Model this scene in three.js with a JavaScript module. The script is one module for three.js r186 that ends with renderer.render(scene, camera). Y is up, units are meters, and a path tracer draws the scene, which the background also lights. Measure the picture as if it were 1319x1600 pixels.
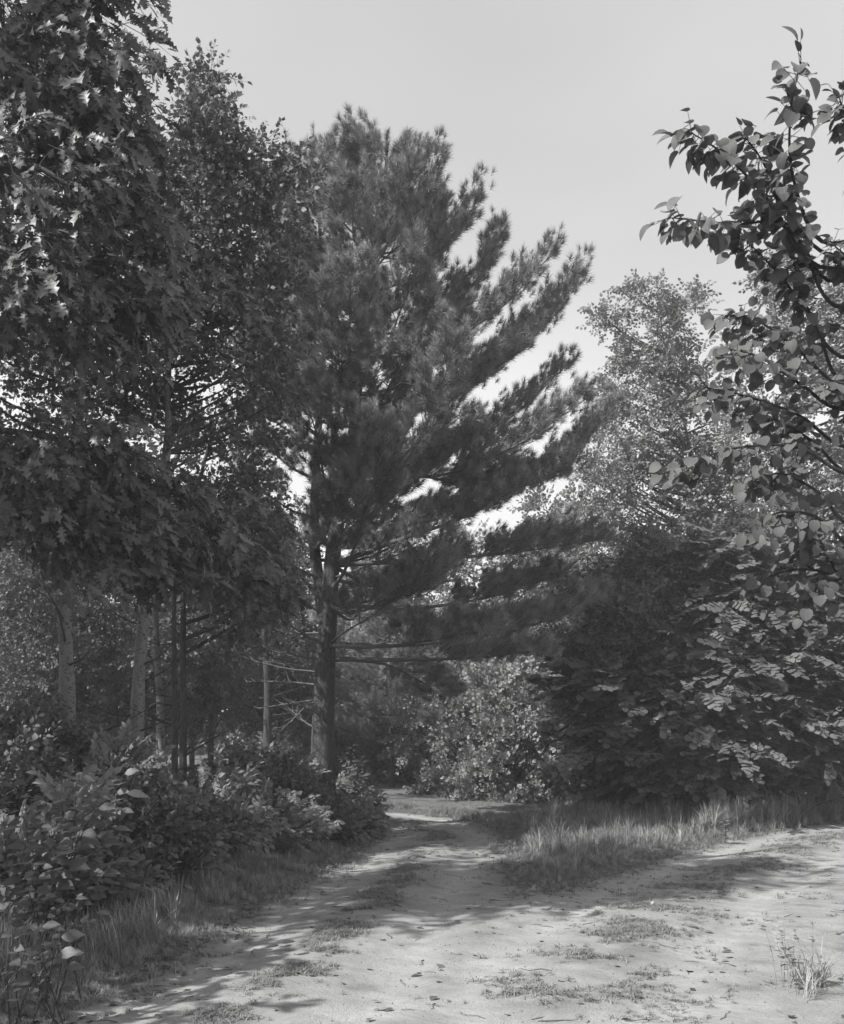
import * as THREE from 'three';
import { mergeGeometries } from 'three/addons/utils/BufferGeometryUtils.js';
import { ImprovedNoise } from 'three/addons/math/ImprovedNoise.js';

// ------------------------------------------------------------------ camera, sky, sun, exposure
const V3 = THREE.Vector3, { smoothstep, lerp, clamp } = THREE.MathUtils;
const F = 1700, HZ = 1135, CX = 659.5, EYE = 1.7;            // a view camera with a raised front: level, horizon low in the frame
const scene = new THREE.Scene();
const camera = new THREE.PerspectiveCamera(2 * Math.atan(HZ / F) * 180 / Math.PI, 1319 / (2 * HZ), 0.1, 2000);
camera.setViewOffset(1319, 2 * HZ, 0, 0, 1319, 1600);
camera.position.set(0, EYE, 0); camera.lookAt(0, EYE, -10);
const SUN = new V3(-0.8, 0.92, 0.25).normalize();
const NZ = new ImprovedNoise();
const fbm = (x, y, z, o = 4) => { let s = 0, a = 0.5; for (let i = 0; i < o; i++) { s += a * NZ.noise(x, y, z); x *= 2.03; y *= 2.03; z *= 2.03; a *= 0.5; } return s; };
{
  const w = 1024, h = 512, d = new Float32Array(w * h * 4);
  for (let j = 0; j < h; j++) for (let i = 0; i < w; i++) {
    const el = ((j + 0.5) / h - 0.5) * Math.PI, az = ((i + 0.5) / w - 0.5) * 2 * Math.PI;
    const x = Math.cos(az) * Math.cos(el), y = Math.sin(el), z = Math.sin(az) * Math.cos(el);
    const cosS = x * SUN.x + y * SUN.y + z * SUN.z;
    let L = 0.37 + 0.56 * Math.exp(-Math.max(0, y) * 3) + 0.08 * Math.pow(Math.max(0, cosS), 8);
    const k = 1 / (0.35 + Math.max(0, y));
    L *= 1 + 0.4 * fbm(x * k * 0.9 + 3, 1.7, z * k * 1.3, 4) + 0.05 * fbm(x * k * 3, 7, z * k * 4, 3);
    if (y < 0) L = 0.22;
    d.set([L, L, L, 1], (j * w + i) * 4);
  }
  const t = new THREE.DataTexture(d, w, h, THREE.RGBAFormat, THREE.FloatType);
  t.mapping = THREE.EquirectangularReflectionMapping; t.magFilter = t.minFilter = THREE.LinearFilter; t.needsUpdate = true;
  scene.background = t; scene.environment = t;
}
const sun = new THREE.DirectionalLight(new THREE.Color().setRGB(1, 0.995, 0.985), 4.9);
sun.position.copy(SUN).multiplyScalar(80); sun.target.position.set(0, 0, -15); scene.add(sun, sun.target);
sun.castShadow = true; sun.shadow.mapSize.set(4096, 4096);
Object.assign(sun.shadow.camera, { left: -50, right: 50, top: 50, bottom: -50, near: 1, far: 220 });
const EXPOSURE = 1.55;
scene.fog = new THREE.FogExp2(new THREE.Color().setRGB(0.9, 0.9, 0.9), 0.0019);

// ------------------------------------------------------------------ helpers
function rng(a) { return () => { a = (a + 0x6d2b79f5) | 0; let t = Math.imul(a ^ (a >>> 15), 1 | a); t = (t + Math.imul(t ^ (t >>> 7), 61 | t)) ^ t; return ((t ^ (t >>> 14)) >>> 0) / 4294967296; }; }
let R = rng(1);
const rr = (a, b) => a + (b - a) * R(), gauss = () => (R() + R() + R() + R() - 2) * 1.0;
const P = (px, py, d) => new V3((px - CX) / F * d, EYE + (HZ - py) / F * d, -d);          // a sighted point at its distance in metres
const G = (px, py) => { const d = EYE * F / (py - HZ); return [(px - CX) / F * d, -d]; }; // a sighted point on level ground
const used = new Map();
function numbered(name) { const n = used.get(name) ?? 0; used.set(name, n + 1); return n ? name + '_' + String(n).padStart(3, '0') : name; }
function thing(name, label, category, pos, group) {
  const o = new THREE.Group(); o.name = numbered(name); o.position.copy(pos); o.userData = { label, category };
  if (group) o.userData.group = group;
  scene.add(o); return o;
}
function part(t, name, geo, m, stuff) {              // geometry given in world metres, hung under its thing
  const o = new THREE.Mesh(geo, m); o.name = name; o.castShadow = o.receiveShadow = true;
  if (t) { o.position.copy(t.position).negate(); t.add(o); }
  if (stuff) o.userData.kind = 'stuff';
  return o;
}
const Q = new THREE.Matrix4(), col = new THREE.Color();
function frame(x, upHint) {                          // basis with X along x and Y as near upHint as it gets
  const X = x.clone().normalize(); let Z = new V3().crossVectors(X, upHint);
  if (Z.lengthSq() < 1e-6) Z.set(0, 0, 1); Z.normalize();
  return [X, new V3().crossVectors(Z, X), Z];
}
function matrixAt(p, x, up, s) { const [X, Y, Z] = frame(x, up); return new THREE.Matrix4().makeBasis(X, Y, Z).scale(new V3(s, s, s)).setPosition(p); }
function instances(t, name, geo, m, mats, lo = 0.7, hi = 1.25) {
  const o = new THREE.InstancedMesh(geo, m, mats.length); o.name = name; o.castShadow = o.receiveShadow = true; o.userData.kind = 'stuff';
  const off = t ? t.position : new V3();
  mats.forEach((a, i) => { a.elements[12] -= off.x; a.elements[13] -= off.y; a.elements[14] -= off.z; o.setMatrixAt(i, a); const v = lerp(lo, hi, R()); o.setColorAt(i, col.setRGB(v, v, v)); });
  (t ?? scene).add(o); return o;
}
// tapered tube through points, uv in metres
function tube(pts, radii, sides = 7, wob = 0) {
  const n = pts.length, pos = [], uv = [], idx = []; let N = null, len = 0;
  for (let i = 0; i < n; i++) {
    const T = new V3().subVectors(pts[Math.min(n - 1, i + 1)], pts[Math.max(0, i - 1)]).normalize();
    if (!N) { N = new V3(0, 0, 1).cross(T); if (N.lengthSq() < 0.01) N.set(1, 0, 0); } N.addScaledVector(T, -N.dot(T)).normalize();
    const B = new V3().crossVectors(T, N); if (i) len += pts[i].distanceTo(pts[i - 1]);
    for (let k = 0; k <= sides; k++) {
      const a = k / sides * Math.PI * 2, r = radii[i] * (1 + (wob ? wob * fbm(Math.cos(a) * 2.2, len * 1.1, Math.sin(a) * 2.2 + pts[0].x, 3) * 2 : 0));
      pos.push(pts[i].x + (N.x * Math.cos(a) + B.x * Math.sin(a)) * r, pts[i].y + (N.y * Math.cos(a) + B.y * Math.sin(a)) * r, pts[i].z + (N.z * Math.cos(a) + B.z * Math.sin(a)) * r);
      uv.push(k / sides * Math.max(1, Math.round(radii[0] * 6.28 / 0.5)) , len);
    }
  }
  for (let i = 0; i < n - 1; i++) for (let k = 0; k < sides; k++) { const a = i * (sides + 1) + k, b = a + sides + 1; idx.push(a, a + 1, b, b, a + 1, b + 1); }
  const g = new THREE.BufferGeometry(); g.setAttribute('position', new THREE.Float32BufferAttribute(pos, 3)); g.setAttribute('uv', new THREE.Float32BufferAttribute(uv, 2)); g.setIndex(idx); g.computeVertexNormals(); return g;
}
function curve(pts, n) { const c = new THREE.CatmullRomCurve3(pts, false, 'centripetal'); return c.getPoints(n); }
const taper = (n, a, b, p = 1) => Array.from({ length: n }, (_, i) => lerp(a, b, Math.pow(i / (n - 1), p)));
function limb(pts, r0, r1, seg = 10, sides = 6, wob = 0.0, p = 1) { const c = curve(pts, seg); return tube(c, taper(c.length, r0, r1, p), sides, wob); }
// ---- leaf blades: base at the origin, along +X, face up +Y
function blade(sec, L, fold, droop, bend = 0) {
  const pos = [], idx = [], uv = [];
  sec.forEach(([t, w, sweep = 0]) => {
    const y = -droop * t * t * L, z0 = bend * t * t * L;
    pos.push(t * L, y, z0, (t + sweep) * L, y + fold * w * L, z0 - w * L, (t + sweep) * L, y + fold * w * L, z0 + w * L);
    uv.push(t, 0.5, t, 0.5 - w, t, 0.5 + w);
  });
  for (let i = 0; i < sec.length - 1; i++) { const a = i * 3, b = a + 3; idx.push(a, b, a + 1, b, b + 1, a + 1, a, a + 2, b, b, a + 2, b + 2); }
  const g = new THREE.BufferGeometry(); g.setAttribute('position', new THREE.Float32BufferAttribute(pos, 3)); g.setAttribute('uv', new THREE.Float32BufferAttribute(uv, 2)); g.setIndex(idx); g.computeVertexNormals(); return g;
}
const SHAPE = {
  oak: [[0, .012], [.12, .03], [.24, .17, .05], [.30, .06], [.42, .30, .07], [.50, .08], [.62, .33, .08], [.71, .09], [.82, .21, .06], [.89, .06], [1, .0]],
  round: [[0, .03], [.03, .22, -.07], [.16, .4, -.02], [.38, .48], [.62, .46], [.8, .33], [.92, .15], [1, 0]],
  ovate: [[0, .01], [.1, .14], [.28, .29], [.5, .31], [.7, .21], [.88, .07], [1, 0]],
  small: [[0, .02], [.2, .36], [.55, .38], [1, 0]],
};
function sprig(shape, { n = 18, len = .45, L = .07, flat = 0, droop = .3, fold = .15, hang = 0, seed = 1, vary = .35, stem = .004 }) {
  R = rng(seed * 7919 + 13); const list = [];
  const P0 = (t) => new V3(t * len, -0.12 * len * t * t + (flat ? 0 : 0.06 * len * Math.sin(t * 5)), 0.08 * len * Math.sin(t * 4 + seed));
  for (let i = 0; i < n; i++) {
    const t = .12 + .88 * (i + R() * .6) / n, side = i % 2 ? 1 : -1, l = L * (1 + vary * gauss());
    const g = blade(SHAPE[shape], l, fold * rr(.3, 1.6), droop * rr(.2, 1.6), rr(-.12, .12));
    const az = flat ? side * rr(.75, 1.35) : rr(0, 6.28), dir = flat ? new V3(Math.cos(az), rr(-.25, .12), Math.sin(az)) : new V3(rr(.15, .9), Math.sin(az) * .8 - hang, Math.cos(az) * .9);
    if (i > n - 3) dir.set(1, rr(-.3, .1), rr(-.5, .5));
    const up = new V3(rr(-.35, .35), 1, rr(-.35, .35)); if (!flat) up.add(new V3(gauss() * .55, 0, gauss() * .55));
    const p = P0(t).add(dir.clone().normalize().multiplyScalar(l * (flat ? .12 : .35)));
    g.applyMatrix4(matrixAt(p, dir, up, 1)); list.push(g);
  }
  const st = tube([0, .33, .66, 1].map(P0), [stem, stem * .8, stem * .6, stem * .3], 3); list.push(st);
  return mergeGeometries(list);
}
function noiseTex(w, h, f, srgb = false) {
  const d = new Uint8Array(w * h * 4);
  for (let j = 0; j < h; j++) for (let i = 0; i < w; i++) { const v = clamp(f(i / w, j / h) * 255, 0, 255); d.set([v, v, v, 255], (j * w + i) * 4); }
  const t = new THREE.DataTexture(d, w, h); t.wrapS = t.wrapT = THREE.RepeatWrapping; t.magFilter = t.minFilter = THREE.LinearFilter; if (srgb) t.colorSpace = THREE.SRGBColorSpace; t.needsUpdate = true; return t;
}
// noise that tiles: points on a torus
const tor = (u, v, fu, fv, s, o = 4) => fbm(Math.cos(u * 6.2832) * fu / 6.28 + s, Math.sin(u * 6.2832) * fu / 6.28 + Math.cos(v * 6.2832) * fv / 6.28, Math.sin(v * 6.2832) * fv / 6.28 + s * 1.7, o);

// ------------------------------------------------------------------ materials (a black-and-white plate: neutral greys)
const grey = (v) => new THREE.Color().setRGB(v, v, v);
const leafMat = (v, tr = .35, rough = .75, sp = .35) => new THREE.MeshPhysicalMaterial({ color: grey(v), roughness: rough, transmission: tr, thickness: 0, side: THREE.DoubleSide, specularIntensity: sp });
const sandMap = noiseTex(1024, 1024, (u, v) => .74 + .20 * tor(u, v, 9, 9, 2, 5) + .22 * tor(u, v, 90, 90, 5, 3) + (tor(u, v, 260, 260, 9, 2) > .30 ? -.16 : 0) + (tor(u, v, 150, 150, 31, 2) > .36 ? .14 : 0));
const sandBump = noiseTex(1024, 1024, (u, v) => .5 + .5 * tor(u, v, 26, 26, 11, 5) + .35 * tor(u, v, 180, 180, 4, 3));
const soilMap = noiseTex(1024, 1024, (u, v) => .55 + .5 * tor(u, v, 24, 24, 3, 5) + .4 * tor(u, v, 160, 160, 8, 3));
const barkBump = noiseTex(512, 1024, (u, v) => { const r = Math.abs(tor(u, v, 22, 9, 3, 4)); return clamp(Math.pow(r * 4.2, .7), 0, 1) * .8 + .2 * tor(u, v, 90, 60, 6, 3); });
const barkMap = noiseTex(512, 1024, (u, v) => { const r = Math.abs(tor(u, v, 22, 9, 3, 4)); return .35 + .5 * clamp(Math.pow(r * 4.2, .7), 0, 1) + .35 * tor(u, v, 60, 20, 12, 4); });
const aspenMap = noiseTex(512, 1024, (u, v) => { const l = tor(u, v, 6, 46, 5, 3), k = tor(u, v, 5, 9, 14, 4); return .82 + .35 * tor(u, v, 30, 60, 2, 4) + .25 * tor(u, v, 3, 4, 22, 2) - (l > .13 ? .55 * Math.min(1, (l - .13) * 9) : 0) - (k > .2 ? .4 * Math.min(1, (k - .2) * 6) : 0); });
const veinMap = noiseTex(256, 256, (u, v) => { const a = Math.abs(v - .5), w = (u - 1.1 * a) * 8, f = Math.abs(w - Math.round(w)); return .8 + .3 * tor(u, v, 14, 14, 6, 4) - (fbm(u * 9, 3, v * 9, 3) > .3 ? .3 : 0) + (a < .016 ? .3 : 0) + (f < .07 ? .18 : 0); });
const M = {
  sand: new THREE.MeshStandardMaterial({ color: grey(.31), map: sandMap, bumpMap: sandBump, bumpScale: .014, roughness: 1, vertexColors: true }),
  soil: new THREE.MeshStandardMaterial({ color: grey(.16), map: soilMap, bumpMap: sandBump, bumpScale: .03, roughness: 1, vertexColors: true }),
  pineBark: new THREE.MeshStandardMaterial({ color: grey(.15), map: barkMap, bumpMap: barkBump, bumpScale: .03, roughness: .95 }),
  limbBark: new THREE.MeshStandardMaterial({ color: grey(.15), map: barkMap, roughness: .95 }),
  aspenBark: new THREE.MeshStandardMaterial({ color: grey(.2), map: aspenMap, bumpMap: aspenMap, bumpScale: .006, roughness: .85 }),
  darkBark: new THREE.MeshStandardMaterial({ color: grey(.11), map: barkMap, bumpMap: barkBump, bumpScale: .012, roughness: .95 }),
  deadWood: new THREE.MeshStandardMaterial({ color: grey(.34), map: soilMap, roughness: .9 }),
  oakLeaf: [leafMat(.12, .35, .45, .7), leafMat(.15, .4, .4, .8), leafMat(.09, .35, .5, .6)],
  aspenLeaf: leafMat(.15, .4, .55, .6), birchLeaf: leafMat(.24, .5, .55, .6),
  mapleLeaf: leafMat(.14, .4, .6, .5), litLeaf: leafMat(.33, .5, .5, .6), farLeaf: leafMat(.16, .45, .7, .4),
  hazelLeaf: [leafMat(.18, .4, .5, .6), leafMat(.21, .4, .45, .6), leafMat(.14, .35, .55, .5)],
  lindenLeaf: [leafMat(.14, .45, .6, .5), leafMat(.19, .5, .55, .5), leafMat(.12, .45, .6, .5)],
  shrubLeaf: [leafMat(.13, .35, .5, .6), leafMat(.16, .35, .5, .6), leafMat(.10, .35, .5, .6)],
  bushLeaf: leafMat(.19, .35, .6, .5), needle: leafMat(.25, .35, .45, .7), fern: leafMat(.15, .4, .7, .4),
  grass: leafMat(.27, .35, .6, .4), verge: leafMat(.26, .35, .7, .35), dryGrass: leafMat(.38, .35, .7, .3), litter: leafMat(.17, .2, .9, .2),
  stone: new THREE.MeshStandardMaterial({ color: grey(.6), map: soilMap, roughness: .9 }),
};
for (const k of ['oakLeaf', 'hazelLeaf', 'lindenLeaf', 'shrubLeaf']) for (const m of M[k]) m.map = veinMap;
const SPRIG = {
  aspen: sprig('small', { n: 16, len: .32, L: .06, droop: .25, hang: .25, seed: 3 }),
  birch: sprig('small', { n: 16, len: .36, L: .06, droop: .3, hang: .35, seed: 4 }),
  maple: sprig('ovate', { n: 22, len: .5, L: .10, droop: .35, flat: 1, seed: 5 }),
  small: sprig('small', { n: 26, len: .42, L: .058, droop: .3, seed: 6 }),
  far: sprig('small', { n: 26, len: .8, L: .12, droop: .3, hang: .2, seed: 8 }),
  hazel: sprig('round', { n: 16, len: .6, L: .105, flat: 1, droop: .25, fold: .1, seed: 9 }),
  oak: sprig('oak', { n: 12, len: .30, L: .118, droop: .5, fold: .2, hang: .55, seed: 10, vary: .25 }),
  fine: sprig('small', { n: 34, len: .6, L: .062, droop: .3, seed: 15 }),
  mid: sprig('round', { n: 26, len: .45, L: .062, flat: 0, droop: .3, fold: .12, seed: 14 }),
  bush: sprig('ovate', { n: 20, len: .36, L: .075, droop: .35, flat: 1, seed: 12 }),
};

// ------------------------------------------------------------------ ground and road
const roadPoly = [[-300, 2300], [-260, 1750], [-60, 1650], [60, 1595], [150, 1558], [270, 1500], [350, 1452], [450, 1400], [528, 1352], [575, 1322], [598, 1303], [592, 1291], [560, 1281], [500, 1275], [300, 1272], [100, 1270],
  [100, 1261], [400, 1262], [560, 1266], [640, 1271], [700, 1277], [745, 1287], [778, 1301], [788, 1325], [789, 1355], [792, 1380], [815, 1393], [862, 1395], [905, 1384], [981, 1360], [1074, 1332], [1145, 1313], [1200, 1303], [1276, 1289], [1360, 1277], [1600, 1264],
  [1900, 1290], [1560, 1335], [1440, 1420], [1420, 1500], [1430, 1600], [1480, 1750], [1800, 2300]].map(([a, b]) => G(a, b));
function polyDist(poly, x, z) {                    // signed distance, negative inside
  let d = 1e9, inside = false;
  for (let i = 0, j = poly.length - 1; i < poly.length; j = i++) {
    const [ax, az] = poly[j], [bx, bz] = poly[i], ex = bx - ax, ez = bz - az, wx = x - ax, wz = z - az, t = clamp((wx * ex + wz * ez) / (ex * ex + ez * ez), 0, 1);
    d = Math.min(d, (wx - ex * t) ** 2 + (wz - ez * t) ** 2);
    if ((az > z) !== (bz > z) && x < (ex * (z - az)) / ez + ax) inside = !inside;
  }
  return (inside ? -1 : 1) * Math.sqrt(d);
}
const sdfRaw = (x, z) => polyDist(roadPoly, x, z);
const sdf = (x, z) => sdfRaw(x, z) + .13 * fbm(x * 1.6, 3, z * 1.6, 4) + .05 * fbm(x * 9, 5, z * 9, 2);
const mainMid = [[-40, 1720], [430, 1560], [510, 1480], [580, 1420], [625, 1376], [655, 1340], [690, 1305], [640, 1284], [540, 1270]].map(([a, b]) => G(a, b));
const sideMid = [[880, 1560], [920, 1500], [1000, 1450], [1080, 1395], [1180, 1345], [1290, 1310], [1420, 1290]].map(([a, b]) => G(a, b));
const lineDist = (line, x, z) => { let d = 1e9; for (let i = 1; i < line.length; i++) { const [ax, az] = line[i - 1], ex = line[i][0] - ax, ez = line[i][1] - az, t = clamp(((x - ax) * ex + (z - az) * ez) / (ex * ex + ez * ez), 0, 1); d = Math.min(d, Math.hypot(x - ax - ex * t, z - az - ez * t)); } return d; };
const bump = (d, c, w) => Math.exp(-((d - c) ** 2) / (w * w));
function ground(x, z, s = sdfRaw(x, z)) {
  const dm = lineDist(mainMid, x, z), ds = lineDist(sideMid, x, z), out = smoothstep(s, -.05, .7);
  let y = .035 * fbm(x * .5, 1, z * .5, 3) * smoothstep(s, -.3, .5) + .012 * fbm(x * .6, 1, z * .6, 3) + .003 * fbm(x * 3, 2, z * 3, 3);
  y += .02 * bump(dm, 0, .3) * (1 - out) - .025 * (bump(dm, .68, .2) + bump(ds, .7, .22)) * (1 - out) + .03 * bump(ds, 0, .35) * (1 - out);
  y += out * .07 + smoothstep(-x, 2.5, 8) * .3 * smoothstep(-z, 4, 9);
  return y;
}
const groundAt = (x, z) => new V3(x, ground(x, z), z);
{
  const xs = [-400, -150, -70, -40, -25, -16, -12]; for (let x = -9.6; x <= 13; x += .06) xs.push(x); xs.push(15, 20, 30, 50, 90, 180, 400);
  const zs = [60, 20, 5, 0, -3]; for (let d = 4.6; d < 36;) { zs.push(-d); d *= 1.0062; } zs.push(-40, -50, -70, -120, -250, -600);
  const nx = xs.length, nz = zs.length, S = new Float32Array(nx * nz), X = new Float32Array(nx * nz), Z = new Float32Array(nx * nz);
  for (let j = 0; j < nz; j++) for (let i = 0; i < nx; i++) { X[j * nx + i] = xs[i]; Z[j * nx + i] = zs[j]; S[j * nx + i] = sdf(xs[i], zs[j]); }
  for (let j = 1; j < nz - 1; j++) for (let i = 1; i < nx - 1; i++) {             // draw the border vertices onto the road's edge, so that road and ground share it
    const k = j * nx + i, cx = X[k + 1] - X[k - 1], cz = Z[k - nx] - Z[k + nx]; if (cx > .2 || cz > .6 || Math.abs(S[k]) > .035) continue;
    const gx = (sdf(xs[i] + .02, zs[j]) - S[k]) / .02, gz = (sdf(xs[i], zs[j] + .02) - S[k]) / .02, g2 = gx * gx + gz * gz; if (g2 < .1) continue;
    X[k] -= clamp(S[k] * gx / g2, -.026, .026); Z[k] -= clamp(S[k] * gz / g2, -.026, .026);
  }
  const Y = X.map((x, k) => ground(x, Z[k]));
  const build = (inside) => {
    const pos = [], uv = [], c = [], idx = [], map = new Map();
    const at = (k) => { if (!map.has(k)) { map.set(k, pos.length / 3); const x = X[k], z = Z[k]; pos.push(x, Y[k], z); uv.push(x / 1.7 + .2 * fbm(x * .4, 9, z * .4, 2), z / 1.7);
      let v; const dm = lineDist(mainMid, x, z), ds = lineDist(sideMid, x, z), s = S[k];
      if (inside) { const mid = Math.max(bump(dm, 0, .26) * smoothstep(fbm(x * 1.5, 4, z * 1.5, 3), -.12, .25), bump(ds, 0, .4) * smoothstep(fbm(x * 1.3, 8, z * 1.3, 3), -.1, .25));
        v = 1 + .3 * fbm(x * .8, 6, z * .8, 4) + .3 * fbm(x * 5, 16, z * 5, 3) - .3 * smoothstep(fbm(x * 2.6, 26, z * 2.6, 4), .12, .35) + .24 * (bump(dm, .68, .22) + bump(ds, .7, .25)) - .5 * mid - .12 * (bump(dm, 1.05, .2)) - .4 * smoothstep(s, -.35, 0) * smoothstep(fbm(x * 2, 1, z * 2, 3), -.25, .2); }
      else v = 1 + .5 * fbm(x * .9, 2, z * .9, 3) + .45 * smoothstep(s, .5, 0);
      c.push(v, v, v); } return map.get(k); };
    for (let j = 0; j < nz - 1; j++) for (let i = 0; i < nx - 1; i++) {
      const a = j * nx + i, b = a + 1, d = a + nx, e = d + 1;
      for (const t of [[a, b, d], [b, e, d]]) {
        const s = sdf((X[t[0]] + X[t[1]] + X[t[2]]) / 3, (Z[t[0]] + Z[t[1]] + Z[t[2]]) / 3);
        if ((s < 0) === inside) idx.push(...t.map(at));
      }
    }
    const g = new THREE.BufferGeometry(); g.setAttribute('position', new THREE.Float32BufferAttribute(pos, 3)); g.setAttribute('uv', new THREE.Float32BufferAttribute(uv, 2)); g.setAttribute('color', new THREE.Float32BufferAttribute(c, 3)); g.setIndex(idx);
    g.computeVertexNormals(); return g;
  };
  const floor = part(null, 'ground', build(false), M.soil); floor.userData = { kind: 'structure', label: 'dark woodland soil under the trees and verges', category: 'ground' }; scene.add(floor);
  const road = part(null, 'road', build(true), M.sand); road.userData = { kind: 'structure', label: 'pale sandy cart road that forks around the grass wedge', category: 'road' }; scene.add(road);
}

// ------------------------------------------------------------------ tree builders
// blob: [px, py, half width px, half height px, distance, half depth m, sprigs]
function crown(t, blobs, geo, m, { scale = 1, up = .25, sunk = .65, clump = .25, per = 20, root = null, bark = null, r0 = .03, lo = .7, hi = 1.25, name = 'crown', flatness = .45 } = {}) {
  const mats = [], twigs = [];
  const most = per;
  for (const [px, py, rx, ry, d, rz, n] of blobs) {
    per = Math.max(4, Math.min(most, Math.round(n / 4))); const c = P(px, py, d), ax = rx / F * d, ay = ry / F * d, k = Math.max(3, Math.round(n / per));
    const cr = clump * Math.cbrt(ax * ay * rz) * Math.cbrt(12 / k) * 1.1;
    for (let i = 0; i < k; i++) {
      const u = new V3(gauss(), gauss(), gauss()).normalize().multiplyScalar(Math.pow(R(), .42));
      const q = new V3(c.x + u.x * ax, c.y + u.y * ay, c.z + u.z * rz), out = new V3(u.x, u.y * .6 + up, u.z);
      if (bark && root) { const s = root(q); const mid = s.clone().lerp(q, .55).add(new V3(rr(-.15, .15), -.12 * s.distanceTo(q) * .4, rr(-.15, .15))); twigs.push(limb([s, mid, q], Math.min(r0, .012 + .012 * s.distanceTo(q)), .004, 7, 4)); }
      for (let j = 0; j < per; j++) {
        const p = q.clone().add(new V3(gauss() * cr, gauss() * cr * .7, gauss() * cr));
        const dir = out.clone().multiplyScalar(.8).add(new V3().subVectors(p, q).multiplyScalar(.8 / cr)).add(new V3(gauss() * .6, gauss() * .5, gauss() * .6));
        mats.push(matrixAt(p, dir, new V3(gauss() * flatness + out.x * .9 - .3, .8, gauss() * flatness + out.z * .9 + .3), scale * rr(.75, 1.25)));
      }
    }
  }
  instances(t, name, geo, m, mats, lo, hi);
  if (twigs.length) part(t, 'branches', mergeGeometries(twigs), bark, true);
}
const alongTrunk = (pts, drop = .5) => (q) => { let best = pts[0], bd = 1e9; for (const p of pts) { const d = Math.abs(p.y - (q.y - drop * Math.hypot(p.x - q.x, p.z - q.z))); if (d < bd) { bd = d; best = p; } } return best.clone(); };
function tree({ name, label, category = 'tree', group, seed, d, path, r0, r1, bark, twigBark = bark, blobs, geo, leaf, sides = 14, ...o }) {
  R = rng(seed);
  const [bx] = path[0], base = groundAt((bx - CX) / F * d, -d);
  const t = thing(name, label, category, base, group);
  const pts = curve([base.clone().setY(base.y - .15), ...path.map(([x, y, dd = d]) => P(x, y, dd))], 28);
  part(t, 'trunk', tube(pts, pts.map((p, i) => lerp(r0, r1, i / 28) * (1 + .35 * Math.exp(-i / 1.6)) * (1 + .06 * Math.sin(i * 1.7 + seed))), sides, .06), bark);
  for (let k = 0; k < (o.snags ?? 0); k++) {
    const q = pts[Math.floor(rr(3, 15))], az = rr(-.5, 3.64), l = rr(.35, 1.3), e = q.clone().add(new V3(Math.cos(az) * l, rr(.1, .8) * l, Math.sin(az) * l * .6)), m = q.clone().lerp(e, .5).add(new V3(rr(-.06, .06), rr(-.12, .02), 0)), f = m.clone().add(new V3(rr(-.4, .4), rr(.05, .4), rr(-.2, .2)));
    part(t, 'branch', mergeGeometries([limb([q, m, e], .016, .004, 8, 5, .1), limb([m, m.clone().lerp(f, .5).add(new V3(0, .03, 0)), f], .007, .003, 5, 4)]), M.darkBark);
  }
  crown(t, blobs, geo, leaf, { root: alongTrunk(pts), bark: twigBark, r0: r0 * .4, ...o });
  return t;
}
function bush({ name = 'bush', label, category = 'bush', group, seed, px, py = null, d, blobs, geo, leaf, bark = M.darkBark, stems = 7, r = .012, ...o }) {
  R = rng(seed);
  const base = groundAt((px - CX) / F * d, -d), t = thing(name, label, category, base, group);
  const st = []; for (let i = 0; i < stems; i++) { const b = blobs[i % blobs.length], q = P(b[0] + rr(-.7, .7) * b[2], b[1] + rr(-.6, .3) * b[3], b[4] + rr(-.5, .5) * b[5]); const s = base.clone().add(new V3(rr(-.2, .2), -.05, rr(-.2, .2))); st.push(limb([s, s.clone().lerp(q, .5).add(new V3(rr(-.1, .1), .12 * s.distanceTo(q), rr(-.1, .1))), q], r * rr(.7, 1.3), r * .3, 8, 5)); }
  part(t, 'stems', mergeGeometries(st), bark, true);
  crown(t, blobs, geo, leaf, { root: (q) => base.clone().lerp(q, .35), bark, r0: .01, name: 'leaves', ...o });
  return t;
}

// ------------------------------------------------------------------ the great pine
function needleTuft(seed, n = 50) {
  R = rng(seed); const pos = [], nor = [], idx = [], L = .12;
  for (let i = 0; i < n; i++) {
    const t = .1 + .9 * Math.pow(R(), .7), a = rr(0, 6.283), w = rr(.3, 1.25) * (1.2 - .4 * t), l = rr(.09, .15), dir = new V3(Math.cos(w), Math.sin(w) * Math.sin(a), Math.sin(w) * Math.cos(a));
    dir.y -= .1; const p = new V3(t * L, 0, 0), e = p.clone().addScaledVector(dir, l), s = new V3(rr(-1, 1), rr(-1, 1), rr(-1, 1)).cross(dir).normalize().multiplyScalar(.0038), nn = new V3().crossVectors(dir, s).normalize();
    const k = pos.length / 3; pos.push(p.x + s.x, p.y + s.y, p.z + s.z, p.x - s.x, p.y - s.y, p.z - s.z, e.x, e.y, e.z); for (let q = 0; q < 3; q++) nor.push(nn.x, nn.y, nn.z); idx.push(k, k + 1, k + 2);
  }
  const g = new THREE.BufferGeometry(); g.setAttribute('position', new THREE.Float32BufferAttribute(pos, 3)); g.setAttribute('normal', new THREE.Float32BufferAttribute(nor, 3)); g.setAttribute('uv', new THREE.Float32BufferAttribute(new Float32Array(pos.length / 3 * 2), 2)); g.setIndex(idx); return g;
}
const TUFT = needleTuft(5);
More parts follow.
